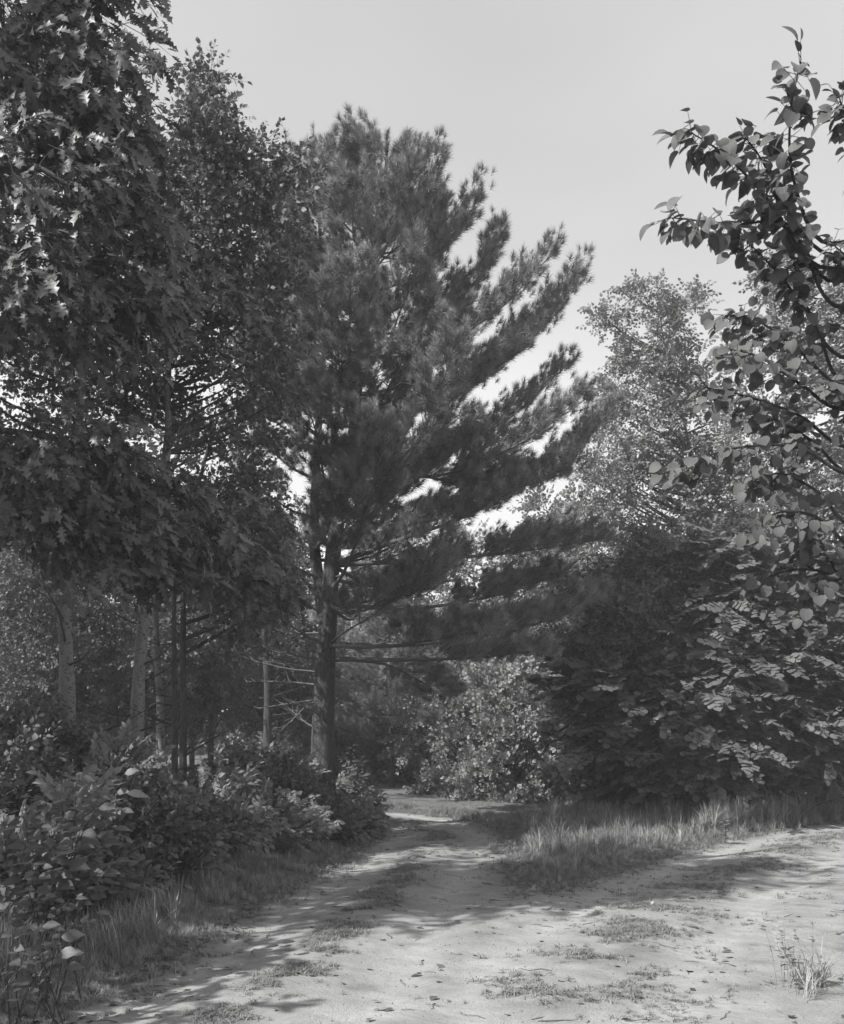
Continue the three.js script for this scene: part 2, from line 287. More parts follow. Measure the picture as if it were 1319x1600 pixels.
// one bough: limb from a to b with side twigs that carry tufts
function bough(t, a, b, { rise = .12, from = .35, r = .03, side = .32, tufts = 1, mats, twigs, bare = false, own = true, lift = .35 }) {
  const L = a.distanceTo(b), dir = new V3().subVectors(b, a), mid1 = a.clone().lerp(b, .35).add(new V3(rr(-.06, .06) * L, -rise * L, rr(-.06, .06) * L)), mid2 = a.clone().lerp(b, .72).add(new V3(rr(-.05, .05) * L, -rise * .9 * L, rr(-.05, .05) * L));
  const pts = curve([a, mid1, mid2, b], 16), g = tube(pts, taper(pts.length, r, Math.min(r * .3, .007), .8), 6, .08);
  if (own) part(t, 'branch', g, M.limbBark); else twigs.push(g);
  const nside = Math.max(7, Math.round(L * 7.5));
  for (let i = 0; i < nside; i++) {
    const s = from + (1 - from) * (i + R() * .8) / nside, k = Math.min(15, Math.floor(s * 16)), o = pts[k].clone().lerp(pts[k + 1], s * 16 - k);
    const T = new V3().subVectors(pts[k + 1], pts[k]).normalize(), Z = new V3().crossVectors(T, new V3(0, 1, 0)).normalize(), sg = i % 2 ? 1 : -1;
    const l = side * L * (1.08 - s) * rr(.4, 1.35) + .2, w = T.clone().multiplyScalar(rr(.5, .9)).addScaledVector(Z, sg * rr(.5, 1)).add(new V3(0, rr(-.05, lift), 0)).normalize();
    const e = o.clone().addScaledVector(w, l).add(new V3(0, .10 * l, 0)), m = o.clone().lerp(e, .55).add(new V3(0, -.05 * l, 0));
    twigs.push(tube([o, m, e], [.007 + .004 * l, .006, .003], 3));
    if (bare) continue;
    const nt = Math.max(6, Math.round(l * 26 * tufts));
    for (let j = 0; j < nt; j++) {
      const u = 1 - .8 * Math.pow(j / nt, 1.0) * R() - .12 * j / nt, p = o.clone().lerp(e, u).add(new V3(gauss() * .13, .05 + gauss() * .15, gauss() * .13));
      const q = w.clone().multiplyScalar(.8).addScaledVector(T, .5).add(new V3(gauss() * .5, .45 + gauss() * .35, gauss() * .5));
      mats.push(matrixAt(p, q, new V3(gauss(), 1, gauss()), rr(.8, 1.25)));
    }
  }
  if (!bare) for (let j = 0; j < 5; j++) mats.push(matrixAt(b.clone().add(new V3(gauss() * .06, gauss() * .06, gauss() * .06)), dir.clone().normalize().add(new V3(gauss() * .3, .5, gauss() * .3)), new V3(0, 1, .2), 1.1));
}
{
  R = rng(77); const D = 18.3, base = groundAt((505 - CX) / F * D, -D);
  const t = thing('pine_tree', 'tall white pine with sweeping boughs standing at the left edge of the road', 'tree', base), mats = [], twigs = [];
  const main = curve([base.clone().setY(base.y - .2), P(505, 1180, D), P(506, 1100, D), P(511, 1000, D), P(517, 900, D), P(530, 800, D), P(546, 720, D), P(560, 600, D), P(576, 450, D), P(598, 300, D), P(607, 222, D)], 48);
  part(t, 'trunk', tube(main, main.map((p, i) => lerp(.215, .012, Math.pow(i / 48, 1.05)) * (1 + .3 * Math.exp(-i / 2))), 22, .07), M.pineBark);
  const stem = curve([P(511, 985, D), P(499, 915, D + .15), P(491, 840, D + .35), P(494, 740, D + .5), P(500, 620, D + .55), P(506, 480, D + .6), P(499, 350, D + .6), P(492, 250, D + .6)], 36);
  part(t, 'stem', tube(stem, taper(37, .12, .012), 14, .07), M.pineBark);
  const at = (line, y) => { let b = line[0]; for (const p of line) if (Math.abs(p.y - y) < Math.abs(b.y - y)) b = p; return b.clone(); };
  const B = (line, py, ex, ey, dz, o = {}) => { const a = at(line, P(0, py, D).y); bough(t, a, P(ex, ey, D + dz), { mats, twigs, ...o }); };
  // sighted boughs: from this height on the stem to that tip; dz is the tip's distance behind (+) or before the trunk
  B(main, 870, 712, 540, -2.0, { r: .055, rise: .10, from: .42, side: .22 });
  B(main, 880, 800, 768, -.4, { r: .055, rise: .02, from: .45, side: .25 });
  B(main, 885, 925, 845, .6, { r: .05, rise: .02, from: .5, tufts: 1.0, side: .3 });
  B(main, 760, 948, 655, .3, { r: .045, rise: .16, from: .3, tufts: 1.3, side: .3 });
  B(main, 720, 910, 628, -.6, { r: .04, rise: .16, from: .3, tufts: 1.2, side: .26 });
  B(main, 700, 880, 742, .9, { r: .04, rise: .1, from: .3, tufts: 1.4 });
  B(main, 690, 882, 575, .4, { r: .04, rise: .17, from: .3, side: .28 });
  B(main, 620, 902, 436, .2, { r: .04, rise: .17, from: .3, tufts: 1.1, side: .25 });
  B(main, 640, 815, 520, 1.0, { r: .035, rise: .14, from: .25, tufts: 1.4 });
  B(main, 560, 858, 402, -.4, { r: .035, rise: .16, from: .25, tufts: 1.2, side: .28 });
  B(main, 520, 782, 374, .3, { r: .03, rise: .14, from: .2, tufts: 1.3 });
  B(main, 470, 745, 316, -.2, { r: .03, rise: .13, from: .2, tufts: 1.2 });
  B(main, 400, 690, 330, .4, { r: .025, rise: .12, from: .15, tufts: 1.3 });
  B(main, 350, 655, 240, 0, { r: .02, rise: .12, from: .2, tufts: 1.3 });
  B(main, 330, 570, 225, .2, { r: .02, rise: .1, from: .2, tufts: 1.3 });
  B(main, 1015, 928, 940, .8, { r: .055, rise: .05, from: .48, tufts: 1.05, side: .3 });
  B(main, 1022, 840, 1018, -.3, { r: .05, rise: .02, from: .45, tufts: 1.0, side: .3, lift: .25 });
  B(main, 1000, 760, 985, -2.4, { r: .045, rise: .03, from: .45, tufts: 1.2, side: .3 });
  B(main, 950, 870, 900, 1.8, { r: .045, rise: .05, from: .45, tufts: 1.0, side: .3 });
  B(main, 940, 640, 885, 2.6, { r: .04, rise: .05, from: .4, tufts: 1.4 });
  B(main, 1035, 690, 1085, 2.2, { r: .035, rise: -.05, from: .4, tufts: 1.2, lift: .1 });
  B(main, 930, 600, 690, -2.6, { r: .045, rise: .12, from: .5, tufts: 1, side: .22 });
  B(stem, 860, 560, 655, -2.0, { r: .04, rise: .1, from: .5, tufts: 1.1, side: .25 });
  B(stem, 800, 385, 735, -.8, { r: .03, rise: .1, from: .4, tufts: 1 });
  B(stem, 700, 395, 600, .6, { r: .03, rise: .12, from: .3 });
  B(stem, 640, 400, 480, .2, { r: .03, rise: .14, from: .25, tufts: 1.2 });
  B(stem, 560, 405, 395, -.3, { r: .03, rise: .14, from: .2, tufts: 1.2 });
  B(stem, 470, 425, 300, .2, { r: .025, rise: .13, from: .15, tufts: 1.3 });
  B(stem, 400, 445, 265, .3, { r: .02, rise: .12, from: .15, tufts: 1.3 });
  B(stem, 350, 535, 235, -.2, { r: .02, rise: .1, from: .15, tufts: 1.3 });
  B(stem, 660, 400, 545, -1.0, { r: .03, rise: .12, from: .25, tufts: 1.4 });
  B(stem, 740, 390, 655, .3, { r: .03, rise: .1, from: .3, tufts: 1.3 });
  B(stem, 600, 420, 500, 1.2, { r: .03, rise: .12, from: .2, tufts: 1.4 });
  B(stem, 620, 545, 545, -1.6, { r: .03, rise: .1, from: .25, tufts: 1.3 });
  B(main, 640, 470, 560, 1.4, { r: .03, rise: .1, from: .25, tufts: 1.3 });
  B(stem, 850, 400, 800, .8, { r: .03, rise: .05, from: .4, tufts: 1.1 });
  B(stem, 900, 420, 860, -.5, { r: .03, rise: .03, from: .5, tufts: .9 });
  B(main, 1010, 425, 955, -.8, { r: .03, rise: .06, from: .55, tufts: .8 });
  // boughs all round, so that the crown is as deep as it is wide
  for (let i = 0; i < 72; i++) {
    const py = 280 + 670 * (i + R()) / 72, line = i % 3 ? main : stem, a = at(line, P(0, py, D).y), f = (py - 250) / 700, L = lerp(.75, 3.3, Math.pow(f, .62)) * rr(.7, 1.1);
    let az = i * 2.399 + rr(-.4, .4); if (py > 640 && Math.cos(az) < -.2 || py > 600 && Math.sin(az) > .25 && i % 3 === 0) continue;
    const el = lerp(.6, .1, f) + rr(-.15, .15), b = a.clone().add(new V3(Math.cos(az) * Math.cos(el) * L * .85, Math.sin(el) * L, Math.sin(az) * Math.cos(el) * L));
    bough(t, a, b, { mats, twigs, r: .014 + .008 * L, rise: .13, from: .25, tufts: 1.15, own: py > 420 && i % 2 === 0 });
  }
  for (let i = 0; i < 60; i++) { const line = i % 2 ? main : stem, k = line.length - 2 - Math.floor(R() * 9), a = line[k], az = rr(0, 6.28), e = a.clone().add(new V3(Math.cos(az) * rr(.2, .6), rr(.25, .6), Math.sin(az) * rr(.2, .6))); twigs.push(tube([a, e], [.008, .003], 3)); for (let j = 0; j < 7; j++) mats.push(matrixAt(a.clone().lerp(e, rr(.3, 1)), new V3(Math.cos(az) + gauss() * .4, 1.2, Math.sin(az) + gauss() * .4), new V3(1, 0, 0), rr(.8, 1.2))); }
  // dead lower branches
  for (const [py, ex, ey, dz, fy] of [[1060, 395, 1030, -.5, 0], [1090, 400, 1108, .3, 0], [1075, 385, 1065, .6, 0], [1030, 402, 1000, -.6, 0], [1120, 455, 1098, -.6, 0], [1150, 450, 1105, .5, 0], [1100, 440, 1140, -.4, 0], [990, 395, 975, .5, 0], [960, 400, 905, .2, 0], [1050, 600, 1075, -.4, 0], [1000, 610, 935, -1, 0], [930, 720, 905, -.7, 0], [910, 660, 850, -1.2, 0], [1045, 350, 1010, .3, 0]])
    B(main, py, ex, ey, dz, { r: .02, rise: rr(-.06, .08), from: .3, side: .28, bare: true });
  part(t, 'twigs', mergeGeometries(twigs), M.limbBark, true);
  instances(t, 'needles', TUFT, M.needle, mats, .55, 1.5);
}
// younger pine in the shade behind
{
  R = rng(178); const D = 29, base = groundAt((612 - CX) / F * D, -D), t = thing('pine_tree', 'shaded young pine behind the tall one, on the left of the bend', 'tree', base), mats = [], twigs = [];
  const main = curve([base.clone().setY(-.2), P(612, 1150, D), P(610, 1050, D), P(606, 950, D)], 20);
  part(t, 'trunk', tube(main, taper(21, .09, .015), 9, .05), M.darkBark);
  for (let i = 0; i < 34; i++) { const f = i / 34, k = Math.floor(lerp(7, 20, f)), a = main[k], az = i * 2.4, L = lerp(2.2, .5, f) * rr(.8, 1.1), b = a.clone().add(new V3(Math.cos(az) * L, L * rr(.02, .3), Math.sin(az) * L)); bough(t, a, b, { mats, twigs, r: .02, rise: .08, from: .2, tufts: .9, own: false }); }
  part(t, 'twigs', mergeGeometries(twigs), M.darkBark, true); instances(t, 'needles', TUFT, M.needle, mats, .7, 1.1);
}

// ------------------------------------------------------------------ left wood
tree({ name: 'aspen_tree', label: 'pale-barked aspen, leftmost of the trunks in the left wood', snags: 6, seed: 11, d: 13, path: [[106, 1130], [104, 1040], [100, 930], [98, 860], [112, 740], [126, 640], [132, 520], [150, 380]], r0: .105, r1: .03, bark: M.aspenBark, twigBark: M.darkBark,
  blobs: [[110, 640, 85, 80, 13, 1.4, 209], [90, 800, 60, 60, 13.4, 1, 146], [170, 520, 110, 90, 13.5, 1.4, 285], [60, 500, 90, 110, 13.2, 1.4, 228], [0, 700, 80, 160, 13, 1.5, 247], [150, 380, 120, 90, 13.6, 1.4, 345]], geo: SPRIG.aspen, leaf: M.aspenLeaf });
tree({ name: 'aspen_tree', label: 'thick straight aspen trunk with dark bands, second trunk of the left wood', snags: 6, seed: 12, d: 14, path: [[214, 1150], [216, 1080], [221, 1000], [232, 900], [250, 780], [263, 680], [262, 590], [280, 460], [310, 300], [333, 110]], r0: .1, r1: .015, bark: M.aspenBark, twigBark: M.darkBark,
  blobs: [[333, 140, 12, 45, 14, .3, 66], [332, 232, 36, 55, 14, .7, 172], [300, 300, 75, 75, 14, 1, 279], [372, 285, 48, 45, 14.3, .8, 199], [412, 228, 12, 24, 14.3, .3, 39], [455, 262, 14, 14, 14.4, .25, 34], [370, 350, 75, 75, 14, 1, 305], [330, 450, 105, 80, 14, 1.2, 425], [400, 480, 60, 70, 14.4, 1, 224], [250, 420, 80, 90, 14.3, 1.2, 305], [390, 590, 75, 60, 14.4, .9, 142], [300, 560, 90, 55, 14, 1, 180], [340, 660, 60, 40, 14.6, .8, 57], [200, 600, 60, 50, 14, .8, 85]], geo: SPRIG.aspen, leaf: M.aspenLeaf });
tree({ name: 'slim_tree', label: 'slim grey trunk just right of the thick banded aspen', snags: 5, seed: 13, d: 16, path: [[251, 1160], [250, 1090], [245, 1010], [243, 900], [255, 780], [285, 690], [300, 640]], r0: .066, r1: .03, bark: M.aspenBark, twigBark: M.darkBark,
  blobs: [[330, 740, 80, 60, 16, .9, 123], [280, 820, 80, 60, 16, 1, 159], [240, 690, 50, 40, 16.4, .8, 47]], geo: SPRIG.aspen, leaf: M.aspenLeaf });
tree({ name: 'slim_tree', label: 'thin dark trunk, left one of a close pair in the left wood', snags: 8, seed: 14, d: 15.2, path: [[273, 1190], [273, 1100], [272, 1000], [274, 900], [285, 790]], r0: .055, r1: .02, bark: M.darkBark,
  blobs: [[330, 860, 70, 60, 15.4, .9, 159], [380, 800, 70, 60, 15.8, .9, 146]], geo: SPRIG.aspen, leaf: M.aspenLeaf });
tree({ name: 'slim_tree', label: 'dark straight trunk, right one of a close pair in the left wood', snags: 8, seed: 15, d: 15.8, path: [[286, 1190], [287, 1100], [286, 1000], [290, 880], [310, 760], [340, 650]], r0: .065, r1: .02, bark: M.darkBark,
  blobs: [[370, 700, 70, 60, 16.2, .9, 95], [400, 870, 60, 50, 16, .8, 117], [400, 940, 60, 40, 16.2, .9, 93]], geo: SPRIG.small, leaf: M.mapleLeaf });
tree({ name: 'small_tree', label: 'small mottled trunk deep in the wood left of the tall pine', snags: 5, seed: 16, d: 23, path: [[418, 1150], [418, 1080], [414, 1000], [410, 920]], r0: .1, r1: .045, bark: M.darkBark, twigBark: M.darkBark,
  blobs: [[400, 920, 80, 70, 23, 1.4, 285], [450, 850, 60, 60, 23.4, 1.2, 209]], geo: SPRIG.aspen, leaf: M.farLeaf });

// the oak: its trunk stands outside the frame on the left, boughs reach in
{
  R = rng(21); const base = groundAt(-5.6, -9.6), t = thing('oak_tree', 'overhanging oak with lobed leaves filling the upper left', 'tree', base), D = 9;
  const main = curve([base.clone().setY(base.y - .2), new V3(-5.55, 2, -9.6), new V3(-5.3, 4.2, -9.5), new V3(-5.2, 6.5, -9.4), new V3(-4.6, 9, -9.3), new V3(-4.2, 11, -9.3)], 24);
  part(t, 'trunk', tube(main, taper(25, .24, .06), 14, .08), M.darkBark);
  const boughs = [];
  const mats = [], twigs = [], near = [];
  // bough: from height on trunk, through, to tip (sighted), with leaf sprays about the outer part
  for (const [y, mx, my, ex, ey, d, spread, n] of [
    [7.2, 50, 180, 155, 60, 8.8, .5, 60], [7.6, 30, 60, 105, -60, 9, .55, 60], [6.6, 80, 250, 215, 200, 9, .42, 50], [6.2, 70, 330, 235, 300, 8.8, .42, 54], [5.8, 60, 400, 250, 400, 8.6, .5, 54], [5.4, 60, 470, 285, 430, 9.4, .4, 46], [5.0, 50, 500, 230, 480, 8.8, .42, 36],
    [7.0, 60, 130, 130, 150, 8.2, .5, 50], [6.3, 50, 260, 110, 290, 7.8, .45, 40], [5.4, 40, 420, 90, 460, 8, .5, 44], [8.2, 90, -60, 175, -50, 9.2, .45, 50],
    [4.6, 60, 680, 190, 715, 9, .3, 26], [4.3, 60, 720, 300, 770, 9.6, .42, 46], [4.0, 80, 760, 210, 850, 9.2, .42, 46], [3.8, 120, 800, 390, 860, 10.2, .36, 42], [3.6, 120, 830, 330, 900, 10, .34, 36], [3.6, 160, 840, 470, 925, 10.8, .24, 26], [3.7, 60, 830, 130, 880, 9, .3, 22], [4.0, 40, 760, 60, 720, 8.6, .4, 30], [3.9, 200, 790, 420, 830, 10.6, .3, 28], [3.5, 160, 850, 250, 930, 10, .26, 22], [3.4, 330, 880, 425, 960, 10.8, .2, 16]]) {
    const a = main.reduce((b, p) => Math.abs(p.y - y) < Math.abs(b.y - y) ? p : b, main[0]), m = P(mx, my, d + .1), e = P(ex, ey, d), pts = curve([a, m, e], 18);
    part(t, 'branch', tube(pts, taper(19, .05, .008, .7), 7, .08), M.darkBark);
    for (let i = 0; i < n * 1.6; i++) {
      const s = rr(.35, 1.02), k = Math.min(17, Math.floor(s * 18)), o = pts[k].clone(), sp = spread * rr(.3, 1.25);
      const p = o.clone().add(new V3(gauss() * sp, gauss() * sp * .75, gauss() * sp * .9));
      if (R() < .5) twigs.push(limb([o, o.clone().lerp(p, .5).add(new V3(0, .05, 0)), p], .006, .003, 4, 3));
      const dir = new V3(.45 + gauss() * .6, -.25 + gauss() * .45, gauss() * .7);
      (i % 17 === 0 || near.length > 26 ? (near.length < 27 && p.z > o.z - .1 ? near : mats) : mats).push(matrixAt(p, dir, new V3(-.3 + gauss() * .6, .9, .6 + gauss() * .6), rr(.7, 1.25)));
    }
  }
  part(t, 'twigs', mergeGeometries(twigs), M.darkBark, true);
  instances(t, 'foliage', SPRIG.oak, M.oakLeaf[0], mats, .6, 1.5);
  const forms = [0, 1, 2, 3, 4, 5].map((k) => { R = rng(300 + k); return blade(SHAPE.oak, .118 * rr(.8, 1.2), rr(.08, .3), rr(.2, .7), rr(-.15, .15)); });
  R = rng(22);
  for (const a of near) for (let i = 0; i < 11; i++) {
    const o = part(null, 'leaf', forms[Math.floor(R() * 6)], M.oakLeaf[Math.floor(R() * 3)]), X = new V3(a.elements[0], a.elements[1], a.elements[2]), p = new V3(a.elements[12], a.elements[13], a.elements[14]).addScaledVector(X, .3 * i / 11);
    matrixAt(p.sub(t.position), X.clone().add(new V3(gauss() * .8, -.35 + gauss() * .6, gauss() * .8)), new V3(gauss() * .6, 1, .4 + gauss() * .6), 1).decompose(o.position, o.quaternion, o.scale); t.add(o);
  }
}

// ------------------------------------------------------------------ right side
tree({ name: 'birch_tree', label: 'airy small-leaved tree with slender white stem rising right of the pine', seed: 31, d: 26, path: [[1092, 1150], [1092, 1000], [1094, 880], [1090, 780], [1075, 690], [1056, 600], [1035, 520], [1030, 450]], r0: .09, r1: .01, bark: M.aspenBark, twigBark: M.darkBark, lo: .8, hi: 1.3,
  blobs: [[1075, 475, 22, 35, 26, .4, 81], [1000, 470, 24, 30, 26, .5, 81], [960, 520, 28, 30, 26, .5, 81], [1030, 540, 55, 50, 26, .8, 216], [980, 600, 55, 55, 26, .9, 229], [1070, 600, 60, 60, 26.3, 1, 270], [1010, 680, 90, 65, 26, 1.3, 445], [1110, 690, 80, 75, 26.4, 1.3, 405], [970, 740, 55, 50, 25.8, .9, 202], [1020, 790, 95, 65, 26, 1.3, 459], [1130, 800, 90, 70, 26.2, 1.3, 405], [960, 850, 50, 60, 25.6, .9, 202], [1060, 880, 110, 60, 26, 1.3, 405]], geo: SPRIG.birch, leaf: M.birchLeaf });
tree({ name: 'birch_tree', label: 'small-leaved tree partly hidden behind the large-leaved branch', seed: 32, d: 23, path: [[1250, 1150], [1245, 1000], [1235, 800], [1225, 600], [1205, 430]], r0: .09, r1: .01, bark: M.aspenBark, twigBark: M.darkBark, lo: .8, hi: 1.3,
  blobs: [[1205, 430, 45, 35, 23, .7, 148], [1250, 480, 60, 60, 23, 1, 229], [1200, 540, 50, 55, 23, .9, 202], [1270, 600, 70, 80, 23, 1.2, 310], [1210, 680, 70, 70, 23.2, 1.2, 324], [1290, 740, 80, 80, 23, 1.2, 310], [1220, 800, 80, 60, 23.2, 1.2, 310], [1350, 560, 60, 160, 23, 1.2, 270]], geo: SPRIG.birch, leaf: M.birchLeaf });
// big layered bushes
function layered({ name, label, seed, d, px, blobs, nearLeaves, scale = 1 }) {
  R = rng(seed); const base = groundAt((px - CX) / F * d, -d), t = thing(name, label, 'bush', base), mats = [], stems = [], singles = [];
  for (const [bx, by, rx, ry, bd, rz, n] of blobs) {
    const layers = Math.max(2, Math.round(ry / 13));
    for (let l = 0; l < layers; l++) {
      const fy = -1 + 2 * (l + R()) / layers, w = Math.sqrt(1 - fy * fy * .8), fans = Math.max(2, Math.round(n / layers / 11));
      for (let k = 0; k < fans; k++) {
        const az = rr(0, 6.283), rad = Math.pow(R(), .55) * w, tip = P(bx, by + fy * ry, bd).add(new V3(Math.cos(az) * rad * rx / F * bd, rr(-.3, .3), Math.sin(az) * rad * rz));
        const out = new V3(Math.cos(az), 0, Math.sin(az) + .35).normalize();
        const s = base.clone().add(new V3(rr(-.3, .3), 0, rr(-.3, .3))).lerp(tip, .25), a = tip.clone().addScaledVector(out, -.8).setY(tip.y - .1);
        if (R() < .6) stems.push(limb([base.clone().add(new V3(rr(-.3, .3), 0, rr(-.3, .3))), s, a, tip], .016, .004, 10, 4));
        for (let j = 0; j < 11; j++) {
          const p = tip.clone().addScaledVector(out, rr(-.75, .15)).add(new V3(gauss() * .34, gauss() * .17, gauss() * .34)), dir = out.clone().add(new V3(gauss() * .8, rr(-.6, .35), gauss() * .8));
          const m = matrixAt(p, dir, new V3(out.x * .5 + gauss() * .45, .85, .35 + out.z * .4 + gauss() * .45), scale * rr(.5, 1.2));
          if (singles.length < nearLeaves && j === 0 && p.z > -bd + rz * .3 && R() < .8) singles.push(m); else mats.push(m);
        }
      }
    }
  }
  part(t, 'stems', mergeGeometries(stems), M.darkBark, true);
  instances(t, 'leaves', SPRIG.hazel, M.hazelLeaf[0], mats, .65, 1.35);
  const forms = [0, 1, 2, 3].map((k) => { R = rng(500 + k); return blade(SHAPE.round, .11 * scale * rr(.9, 1.15), rr(.05, .2), rr(.1, .35), rr(-.1, .1)); });
  R = rng(seed + 1);
  for (const a of singles) for (let i = 0; i < 10; i++) {
    const o = part(null, 'leaf', forms[i % 4], M.hazelLeaf[Math.floor(R() * 3)]), X = new V3(a.elements[0], a.elements[1], a.elements[2]).normalize(), Z = new V3(a.elements[8], a.elements[9], a.elements[10]).normalize(), sg = i % 2 ? 1 : -1;
    const p = new V3(a.elements[12], a.elements[13], a.elements[14]).addScaledVector(X, .56 * i / 10).addScaledVector(Z, sg * .02);
    matrixAt(p.sub(t.position), X.clone().addScaledVector(Z, sg * rr(.7, 1.5)).add(new V3(0, rr(-.3, .05), 0)), new V3(gauss() * .2, 1, .2 + gauss() * .2), 1).decompose(o.position, o.quaternion, o.scale); t.add(o);
  }
}
layered({ name: 'hazel_bush', label: 'broad dark bush with layered round leaves beyond the grass wedge', seed: 41, d: 21.5, px: 1010, nearLeaves: 30, scale: 1.0, blobs: [[960, 1000, 95, 100, 21.6, 1.2, 676], [1060, 960, 110, 110, 21, 1.3, 832], [925, 1085, 60, 80, 21.2, 1, 546], [1010, 1110, 110, 90, 19.8, 1.2, 832], [985, 1190, 85, 60, 20.8, 1, 494], [1070, 1190, 100, 50, 19.2, 1, 468]] });
layered({ name: 'hazel_bush', label: 'tall bush with layered leaves at the right edge above the side track', seed: 42, d: 19.3, px: 1220, nearLeaves: 30, scale: 1.0, blobs: [[1180, 960, 110, 110, 19.9, 1.3, 832], [1290, 980, 100, 120, 19.9, 1.3, 728], [1150, 1090, 110, 80, 19.1, 1.2, 780], [1260, 1110, 110, 90, 19.3, 1.2, 780], [1120, 1180, 90, 32, 18.7, .9, 364], [1230, 1168, 110, 38, 19.5, 1.1, 494], [1330, 1110, 70, 85, 19.9, 1.2, 390]] });
// sunlit bushes at the bend
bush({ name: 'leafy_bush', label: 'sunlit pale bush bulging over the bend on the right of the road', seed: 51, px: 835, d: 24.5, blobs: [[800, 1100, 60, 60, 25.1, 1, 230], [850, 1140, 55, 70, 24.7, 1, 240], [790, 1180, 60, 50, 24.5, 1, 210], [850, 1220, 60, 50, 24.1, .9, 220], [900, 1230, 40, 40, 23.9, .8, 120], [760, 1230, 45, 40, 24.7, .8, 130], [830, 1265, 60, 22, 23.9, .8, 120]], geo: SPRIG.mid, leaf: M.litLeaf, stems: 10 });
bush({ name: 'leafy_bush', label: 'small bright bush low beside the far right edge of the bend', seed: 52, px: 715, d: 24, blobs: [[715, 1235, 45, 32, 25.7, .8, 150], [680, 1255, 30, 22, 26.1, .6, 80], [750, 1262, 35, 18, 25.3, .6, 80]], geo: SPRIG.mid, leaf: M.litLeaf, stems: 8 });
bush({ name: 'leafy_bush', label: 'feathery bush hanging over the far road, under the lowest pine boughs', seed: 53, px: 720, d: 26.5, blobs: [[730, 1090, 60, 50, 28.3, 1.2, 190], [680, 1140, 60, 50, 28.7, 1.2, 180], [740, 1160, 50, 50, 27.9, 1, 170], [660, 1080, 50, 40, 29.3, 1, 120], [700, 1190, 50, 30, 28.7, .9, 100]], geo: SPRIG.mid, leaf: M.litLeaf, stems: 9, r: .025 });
bush({ name: 'leafy_bush', label: 'light bush behind the dark layered one, under the airy birch', seed: 54, px: 900, d: 26.5, blobs: [[900, 960, 50, 60, 28.3, 1.2, 190], [870, 880, 40, 45, 29.3, 1, 110], [840, 1000, 50, 50, 28.3, 1.2, 160], [900, 1050, 60, 50, 27.9, 1.2, 190]], geo: SPRIG.small, leaf: M.birchLeaf, stems: 8, r: .03 });

bush({ name: 'leafy_bush', label: 'fine-leaved growth rising out of the top of the broad dark bush', seed: 55, px: 1060, d: 20.6, blobs: [[950, 930, 55, 60, 20.2, .9, 170], [1010, 880, 70, 45, 20.4, 1, 190], [1100, 860, 80, 50, 20.6, 1, 210], [1190, 860, 80, 50, 20.8, 1, 210], [1060, 950, 90, 50, 19.8, .7, 150], [910, 1010, 40, 50, 20, .7, 90]], geo: SPRIG.small, leaf: M.mapleLeaf, stems: 12, r: .03 });
